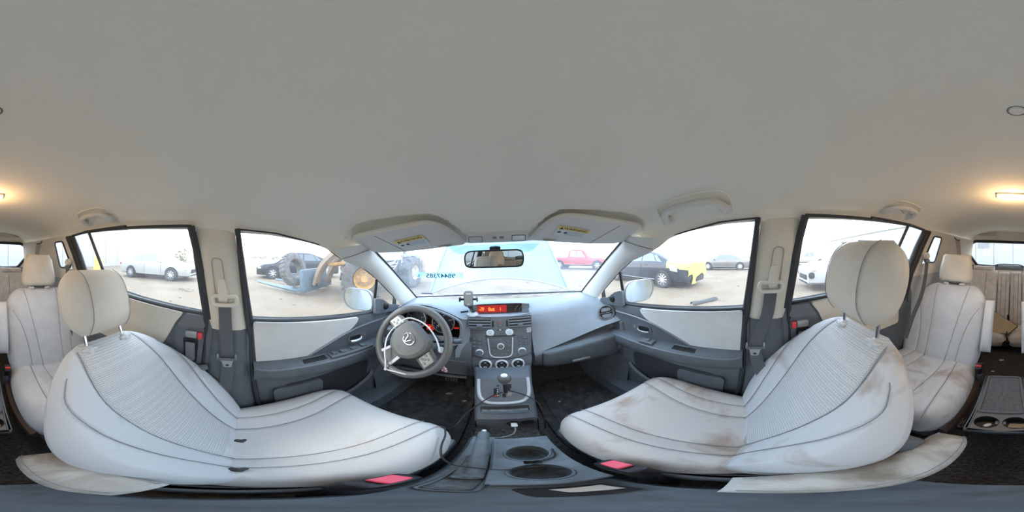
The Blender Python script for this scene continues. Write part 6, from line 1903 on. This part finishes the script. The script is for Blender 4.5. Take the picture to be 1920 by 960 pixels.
# wheel loader -------------------------------------------------------------
M_ly = mat('loader_yellow', (.42, .235, .07), .5, noise=.2, nscale=5)
M_lt = mat('loader_tan', (.30, .225, .16), .6, noise=.15, nscale=6)
M_lb = mat('loader_blue', (.10, .15, .19), .5, noise=.15, nscale=6)
M_lg = mat('loader_grey', (.20, .19, .18), .6, noise=.2, nscale=9)
ld = thing('wheel_loader', (0, 0, 0), 'tan and yellow wheel loader working outside the driver window', 'loader')
def big_wheel(x, y, r, w, rz, hubm):
    m_ = Matrix.Rotation(rad(rz), 3, 'Z')
    ax = m_ @ Vector((1, 0, 0)); fw = m_ @ Vector((0, 1, 0))
    c_ = Vector((x, y, r))
    t = B().lathe([(r * .45, w * .30), (r * .52, w * .46), (r * .85, w * .5), (r * .95, w * .44), (r * .96, -w * .44), (r * .85, -w * .5), (r * .5, -w * .46), (r * .45, -w * .3)], tuple(c_), tuple(ax), 40).o('wheel', mat('loader_tyre', (.11, .105, .10), .9, noise=.3, nscale=6), ld)
    for k in range(20):
        an = 2 * PI * k / 20
        d = fw * math.cos(an) + Vector((0, 0, 1)) * math.sin(an)
        tn = fw * -math.sin(an) + Vector((0, 0, 1)) * math.cos(an)
        sg = 1 if k % 2 else -1
        rot = Matrix((ax, tn, d)).transposed() @ Matrix.Rotation(sg * rad(25), 3, 'Z')
        B().box(tuple(c_ + d * r * .97 + ax * sg * w * .24), (w * .52, r * .13, r * .09), rot=rot, bev=.012).o('tread_lug', MATS['loader_tyre'], t)
    B().lathe([(0, w * .34), (r * .16, w * .34), (r * .18, w * .24), (r * .36, w * .18), (r * .44, w * .40), (r * .47, w * .44)], tuple(c_), tuple(ax), 28).o('hub', hubm, t)
    for k in range(8):
        an = 2 * PI * k / 8
        B().lathe([(0, .03), (.022, .03), (.025, 0)], tuple(c_ + ax * w * .22 + (fw * math.cos(an) + Vector((0, 0, 1)) * math.sin(an)) * r * .27), tuple(ax), 8).o('wheel_nut', M_lg, t)
    return t
big_wheel(-3.55, 2.75, .64, .46, -28, M_ly); big_wheel(-4.95, 3.75, .64, .46, -28, M_ly)
big_wheel(-3.75, 5.25, .62, .46, 6, mat('hub_pale', (.55, .48, .42), .6)); big_wheel(-5.3, 5.4, .62, .46, 6, MATS['hub_pale'])
# rear frame: engine hood with grilles, pipes, stack
B().box((-4.5, 5.3, .95), (1.05, 2.3, .75), bev=.08).o('engine_hood', M_lg, ld)
B().box((-4.5, 6.55, .75), (1.2, .30, .7), bev=.06).o('counterweight', M_lt, ld)
B().box((-4.5, 4.0, .65), (.8, 1.2, .4), bev=.05).o('articulation_frame', M_lg, ld)
for k in range(6):
    B().box((-3.965, 4.9 + k * .18, 1.0), (.02, .10, .45), bev=.004).o('hood_louvre', M_dim, ld)
B().box((-4.3, 4.15, 1.55), (1.0, 1.15, .95), bev=.06).o('cab', mat('cab_pale', (.48, .50, .50), .5), ld)
B().box((-3.79, 4.15, 1.68), (.02, .80, .55), bev=.01).o('cab_window', MATS['pale_window'], ld)
B().box((-4.3, 4.15, 2.06), (1.15, 1.3, .08), bev=.03).o('cab_roof', M_lt, ld)
B().tube([(-4.15, 5.35, 1.3), (-4.15, 5.35, 1.75), (-4.15, 5.37, 1.95)], .075, 14).o('exhaust_stack', M_lg, ld)
for k in range(5):
    B().tube([(-3.92, 3.7 + .1 * k, .6 + .1 * k), (-3.85, 3.9 + .12 * k, .85 + .05 * k), (-3.9, 4.3 + .1 * k, .75 + .12 * k), (-3.95, 4.6, .9)], .022, 7, smooth=4).o('hydraulic_hose', mat('hose_pale', (.55, .52, .50), .5), ld)
B().tube([(-3.86, 4.72, .55), (-3.82, 4.75, .95), (-3.84, 4.78, 1.20)], .03, 8, smooth=3).o('ladder_rail', MATS['hose_pale'], ld)
# front frame and lift arms towards the forks (heading away to the left)
hd = Vector((-.80, -.60, 0)).normalized(); sd = Vector((-hd.y, hd.x, 0))
base = Vector((-4.25, 3.0, 0))
B().tube([tuple(base + Vector((0, 0, 1.2))), tuple(base + hd * .3 + Vector((0, 0, .7)))], .30, 6).o('front_frame', M_lt, ld)
for k, off in enumerate((-.42, .42)):
    o_ = base + sd * off
    ml = [o_ + hd * -.15 + Vector((0, 0, 1.55)), o_ + hd * .35 + Vector((0, 0, 1.45)), o_ + hd * .95 + Vector((0, 0, .95)), o_ + hd * 1.25 + Vector((0, 0, .30))]
    B().tube([tuple(p) for p in ml], [.22, .27, .25, .18], 6, smooth=4, flat=.45, up=tuple(hd)).o('lift_arm', M_lt if k else M_lt, ld)
    B().tube([tuple(o_ + Vector((0, 0, 1.05))), tuple(o_ + hd * .75 + Vector((0, 0, .98)))], .07, 10).o('lift_cylinder', M_ly, ld)
B().tube([tuple(base + hd * .1 + Vector((0, 0, 1.75))), tuple(base + hd * .6 + Vector((0, 0, 1.60))), tuple(base + hd * 1.0 + Vector((0, 0, 1.1)))], [.13, .16, .10], 8, smooth=3).o('tilt_link', M_ly, ld)
for off in (-.42, .42):
    B().lathe([(0, .05), (.07, .05), (.08, 0)], tuple(base + hd * 1.22 + sd * (off * 1.1) + Vector((0, 0, .32))), tuple(sd * (1 if off > 0 else -1)), 14).o('pivot_pin', M_dim, ld)
fkb = base + hd * 1.42
B().box(tuple(fkb + Vector((0, 0, .45))), (.10, 2.0, .75), rot=Matrix.Rotation(math.atan2(hd.y, hd.x), 3, 'Z'), bev=.02).o('fork_carriage', M_lb, ld)
for off in (-.85, -.15, .85):
    a = fkb + sd * off
    B().tube([tuple(a + Vector((0, 0, .75))), tuple(a + Vector((0, 0, .22))), tuple(a + hd * .25 + Vector((0, 0, .14))), tuple(a + hd * 2.3 + Vector((0, 0, .20)))], [.10, .13, .12, .05], 6, flat=.6).o('fork_tine', M_lb, ld)
pl2 = [(0, .10), (.45, .06), (2.4, .34), (2.42, .42), (.55, .30), (.12, .62), (0, .62)]
B().prism(pl2, tuple(fkb - sd * .98), tuple(hd), (0, 0, 1), .05).o('side_plate', M_lb, ld)
B().box(tuple(fkb + Vector((0, 0, .62)) - sd * .62 - hd * .06), (.03, .20, .26), rot=Matrix.Rotation(math.atan2(hd.y, hd.x), 3, 'Z')).o('maker_plate', MATS['plate_white'], ld)
settle(ld)
lt = thing('old_truck_tyre', (0, 0, 0), 'big worn grey tyre leaning on the loader forks', 'tyre')
B().lathe([(.30, .12), (.34, .16), (.46, .17), (.54, .12), (.56, 0), (.54, -.12), (.46, -.17), (.34, -.16), (.30, -.12), (.32, 0), (.30, .12)], (0, 0, 0), (1, .25, .25), 40).o('tyre_body', mat('old_tyre', (.13, .125, .12), .9, noise=.3, nscale=10), lt)
for k in range(26):
    an = 2 * PI * k / 26
    ax = Vector((1, .25, .25)).normalized(); a_ = ax.orthogonal().normalized(); b_ = ax.cross(a_)
    d = a_ * math.cos(an) + b_ * math.sin(an); tn = ax.cross(d)
    B().box(tuple(d * .555), (.22, .05, .03), rot=Matrix((ax, tn, d)).transposed(), bev=.006).o('tread_block', MATS['old_tyre'], lt)
settle(lt, -5.35, 1.25, 20, .80)

# building behind, yard clutter -------------------------------------------------------------
wb_ = thing('warehouse', (0, 0, 0), 'long pale metal-clad warehouse behind the car', 'building')
M_clad = mat('metal_cladding', (.44, .47, .49), .5, noise=.04, nscale=2)
for k in range(30):
    x0 = -16 + k * 1.9
    B().box((x0 + .95, -16.15, 2.55), (1.86, .20, 5.1), bev=.03).o('wall_panel', M_clad, wb_)
B().box((12.5, -16.3, 2.5), (57.2, .2, 5.0)).o('wall_core', mat('cladding_gap', (.28, .31, .33), .7), wb_)
B().box((12.5, -16.1, 5.18), (57.6, .5, .16), bev=.03).o('eaves_trim', mat('eaves', (.60, .63, .64), .5), wb_)
B().box((12.5, -16.0, .14), (57.2, .12, .28)).o('plinth', mat('plinth_grey', (.36, .35, .33), .8), wb_)
vt = B().box((4.05, -16.02, 2.55), (1.35, .08, 1.0), bev=.01).o('wall_louvre', mat('louvre_frame', (.40, .42, .43), .6), wb_)
for k in range(7):
    B().box((4.05, -15.97, 2.16 + k * .13), (1.22, .05, .06), rot=Matrix.Rotation(rad(25), 3, 'X')).o('louvre_slat', mat('louvre_dark', (.22, .23, .24), .6), vt)
settle(wb_)
tc_ = thing('trash_bin', (0, 0, 0), 'dark wheeled trash bin near the warehouse wall', 'bin')
rings = [[(w_ * math.copysign(min(1, abs(math.cos(a) * 1.3)), math.cos(a)), w_ * math.copysign(min(1, abs(math.sin(a) * 1.3)), math.sin(a)), z) for a in [2 * PI * k / 20 for k in range(20)]] for w_, z in ((.26, .02), (.30, .5), (.33, .82), (.36, .84), (.36, .88))]
B().loft(rings).o('bin_body', mat('bin_dark', (.06, .065, .07), .6), tc_)
B().box((0, .02, .91), (.74, .76, .06), bev=.03).o('bin_lid', MATS['bin_dark'], tc_)
for s in (-1, 1): B().lathe([(0, .03), (.08, .03), (.09, 0), (.09, -.03)], (s * .30, -.30, .09), (s, 0, 0), 14).o('bin_wheel', M_tyre, tc_)
settle(tc_, 10.3, -11.6, 20)
for k, (x, y, h) in enumerate(((-7.15, -10.6, 1.25), (-7.75, -10.9, 1.05))):
    yb_ = thing('bollard', (0, 0, 0), ('taller' if k == 0 else 'shorter') + ' yellow steel bollard before the warehouse wall', 'bollard', 'yellow bollards by the warehouse')
    B().lathe([(.26, 0), (.26, .42), (.20, .46), (.17, h - .08), (.12, h - .01), (0, h)], (0, 0, 0), (0, 0, 1), 20).o('post', mat('bollard_yellow', (.72, .50, .08), .5), yb_)
    B().lathe([(.18, h * .62), (.185, h * .66), (.18, h * .70)], (0, 0, 0), (0, 0, 1), 20).o('band', mat('band_orange', (.62, .35, .06), .5), yb_)
    settle(yb_, x, y)
# plastic bumper scrap and twig on the dirt
db = thing('bumper_scrap', (0, 0, 0), 'broken black plastic trim lying on the dirt by the passenger door', 'scrap')
rows = []
for j in range(9):
    y = -.42 + .84 * j / 8
    w_ = .075 - .02 * (j / 8) + .01 * math.sin(j * 1.9)
    rows.append([(-w_, y, .02), (-w_ * .7, y, .07), (0, y, .09 + .01 * math.sin(j)), (w_ * .7, y, .07), (w_, y, .015)])
B().grid(rows).o('trim_strip', mat('scrap_black', (.04, .042, .045), .6), db)
for k in range(4):
    B().box((.05, -.35 + k * .05, .05), (.06, .02, .05), bev=.006).o('clip_tab', MATS['scrap_black'], db)
settle(db, 3.95, 1.62, 62)
tw_ = thing('fallen_branch', (0, 0, 0), 'bent twig lying on the dirt beside the silver sedan', 'branch')
B().tube([(-.35, 0, .03), (-.1, .05, .05), (.15, .02, .03), (.38, .06, .04)], [.02, .018, .015, .006], 7, smooth=3).o('twig_stem', mat('twig', (.20, .17, .14), .9), tw_)
B().tube([(.0, .04, .04), (.10, .16, .07), (.16, .2, .06)], [.012, .009, .004], 6, smooth=2).o('side_twig', MATS['twig'], tw_)
settle(tw_, -5.2, -2.45, 60)
# stones on the dirt
rs = random.Random(11)
M_stone = mat('stone', (.19, .17, .14), .95, noise=.25, nscale=8)
b = B()
for k in range(420):
    a = rs.uniform(0, 2 * PI); d = rs.uniform(2.6, 14)
    x, y = d * math.cos(a), d * math.sin(a)
    r = rs.uniform(.012, .05)
    ring = [(x + r * math.cos(q * PI / 3) * rs.uniform(.7, 1.2), y + r * math.sin(q * PI / 3) * rs.uniform(.7, 1.2), .0) for q in range(6)]
    ring2 = [(x + (p[0] - x) * .6, y + (p[1] - y) * .6, r * .6) for p in ring]
    b.grid([ring, ring2], True); b.fan(ring2)
so = b.o('gravel', M_stone, smooth=0)
tag(so, 'loose small stones scattered over the dirt', 'gravel', kind='stuff'); settle(so)
# far scrub on the horizon
M_scrub = mat('scrub_leaf', (.30, .33, .22), .9, noise=.3, nscale=3)  # leaf colour paled to stand in for haze over the distance
def shrub(x, y, h, w, lab, seed):
    r_ = random.Random(seed)
    t = thing('shrub', (0, 0, 0), lab, 'shrub', 'far scrub along the yard edge')
    b = B()
    for k in range(220):
        u = r_.uniform(0, 2 * PI); vv = r_.uniform(.05, 1); q = math.sqrt(r_.random())
        c_ = Vector((w * q * math.cos(u) * math.sqrt(max(.05, 1 - (vv - .45) ** 2 * 2.4)), w * q * math.sin(u), h * vv))
        s_ = r_.uniform(.12, .26) * h / 2
        a = Vector((r_.uniform(-1, 1), r_.uniform(-1, 1), r_.uniform(-1, 1))).normalized(); e = a.orthogonal().normalized()
        b.add([tuple(c_ + a * s_), tuple(c_ + e * s_ * .6), tuple(c_ - a * s_), tuple(c_ - e * s_ * .6)], [(0, 1, 2, 3)])
    b.o('foliage', M_scrub, t, smooth=0)['kind'] = 'stuff'
    B().tube([(0, 0, 0), (.05, 0, h * .4), (0, .05, h * .75)], [.06 * h / 2, .045 * h / 2, .02], 7).o('stem', MATS['twig'], t)
    settle(t, x, y)
for k, (az, d, h, w) in enumerate(((-116.5, 34, 2.6, 1.4), (-108, 60, 2.8, 2.6), (-97, 66, 2.6, 3.6), (-90, 70, 3.0, 4.4), (-84, 64, 2.4, 3.4), (-78, 68, 2.8, 4.0), (72, 62, 2.4, 4.0), (80, 66, 2.6, 4.6), (88, 60, 2.4, 4.0), (100, 70, 3.0, 5.0))):
    shrub(d * math.sin(rad(az)), d * math.cos(rad(az)), h, w, 'lone green shrub behind the silver sedan' if k == 0 else 'hazy green shrub on the far edge of the yard', 40 + k)
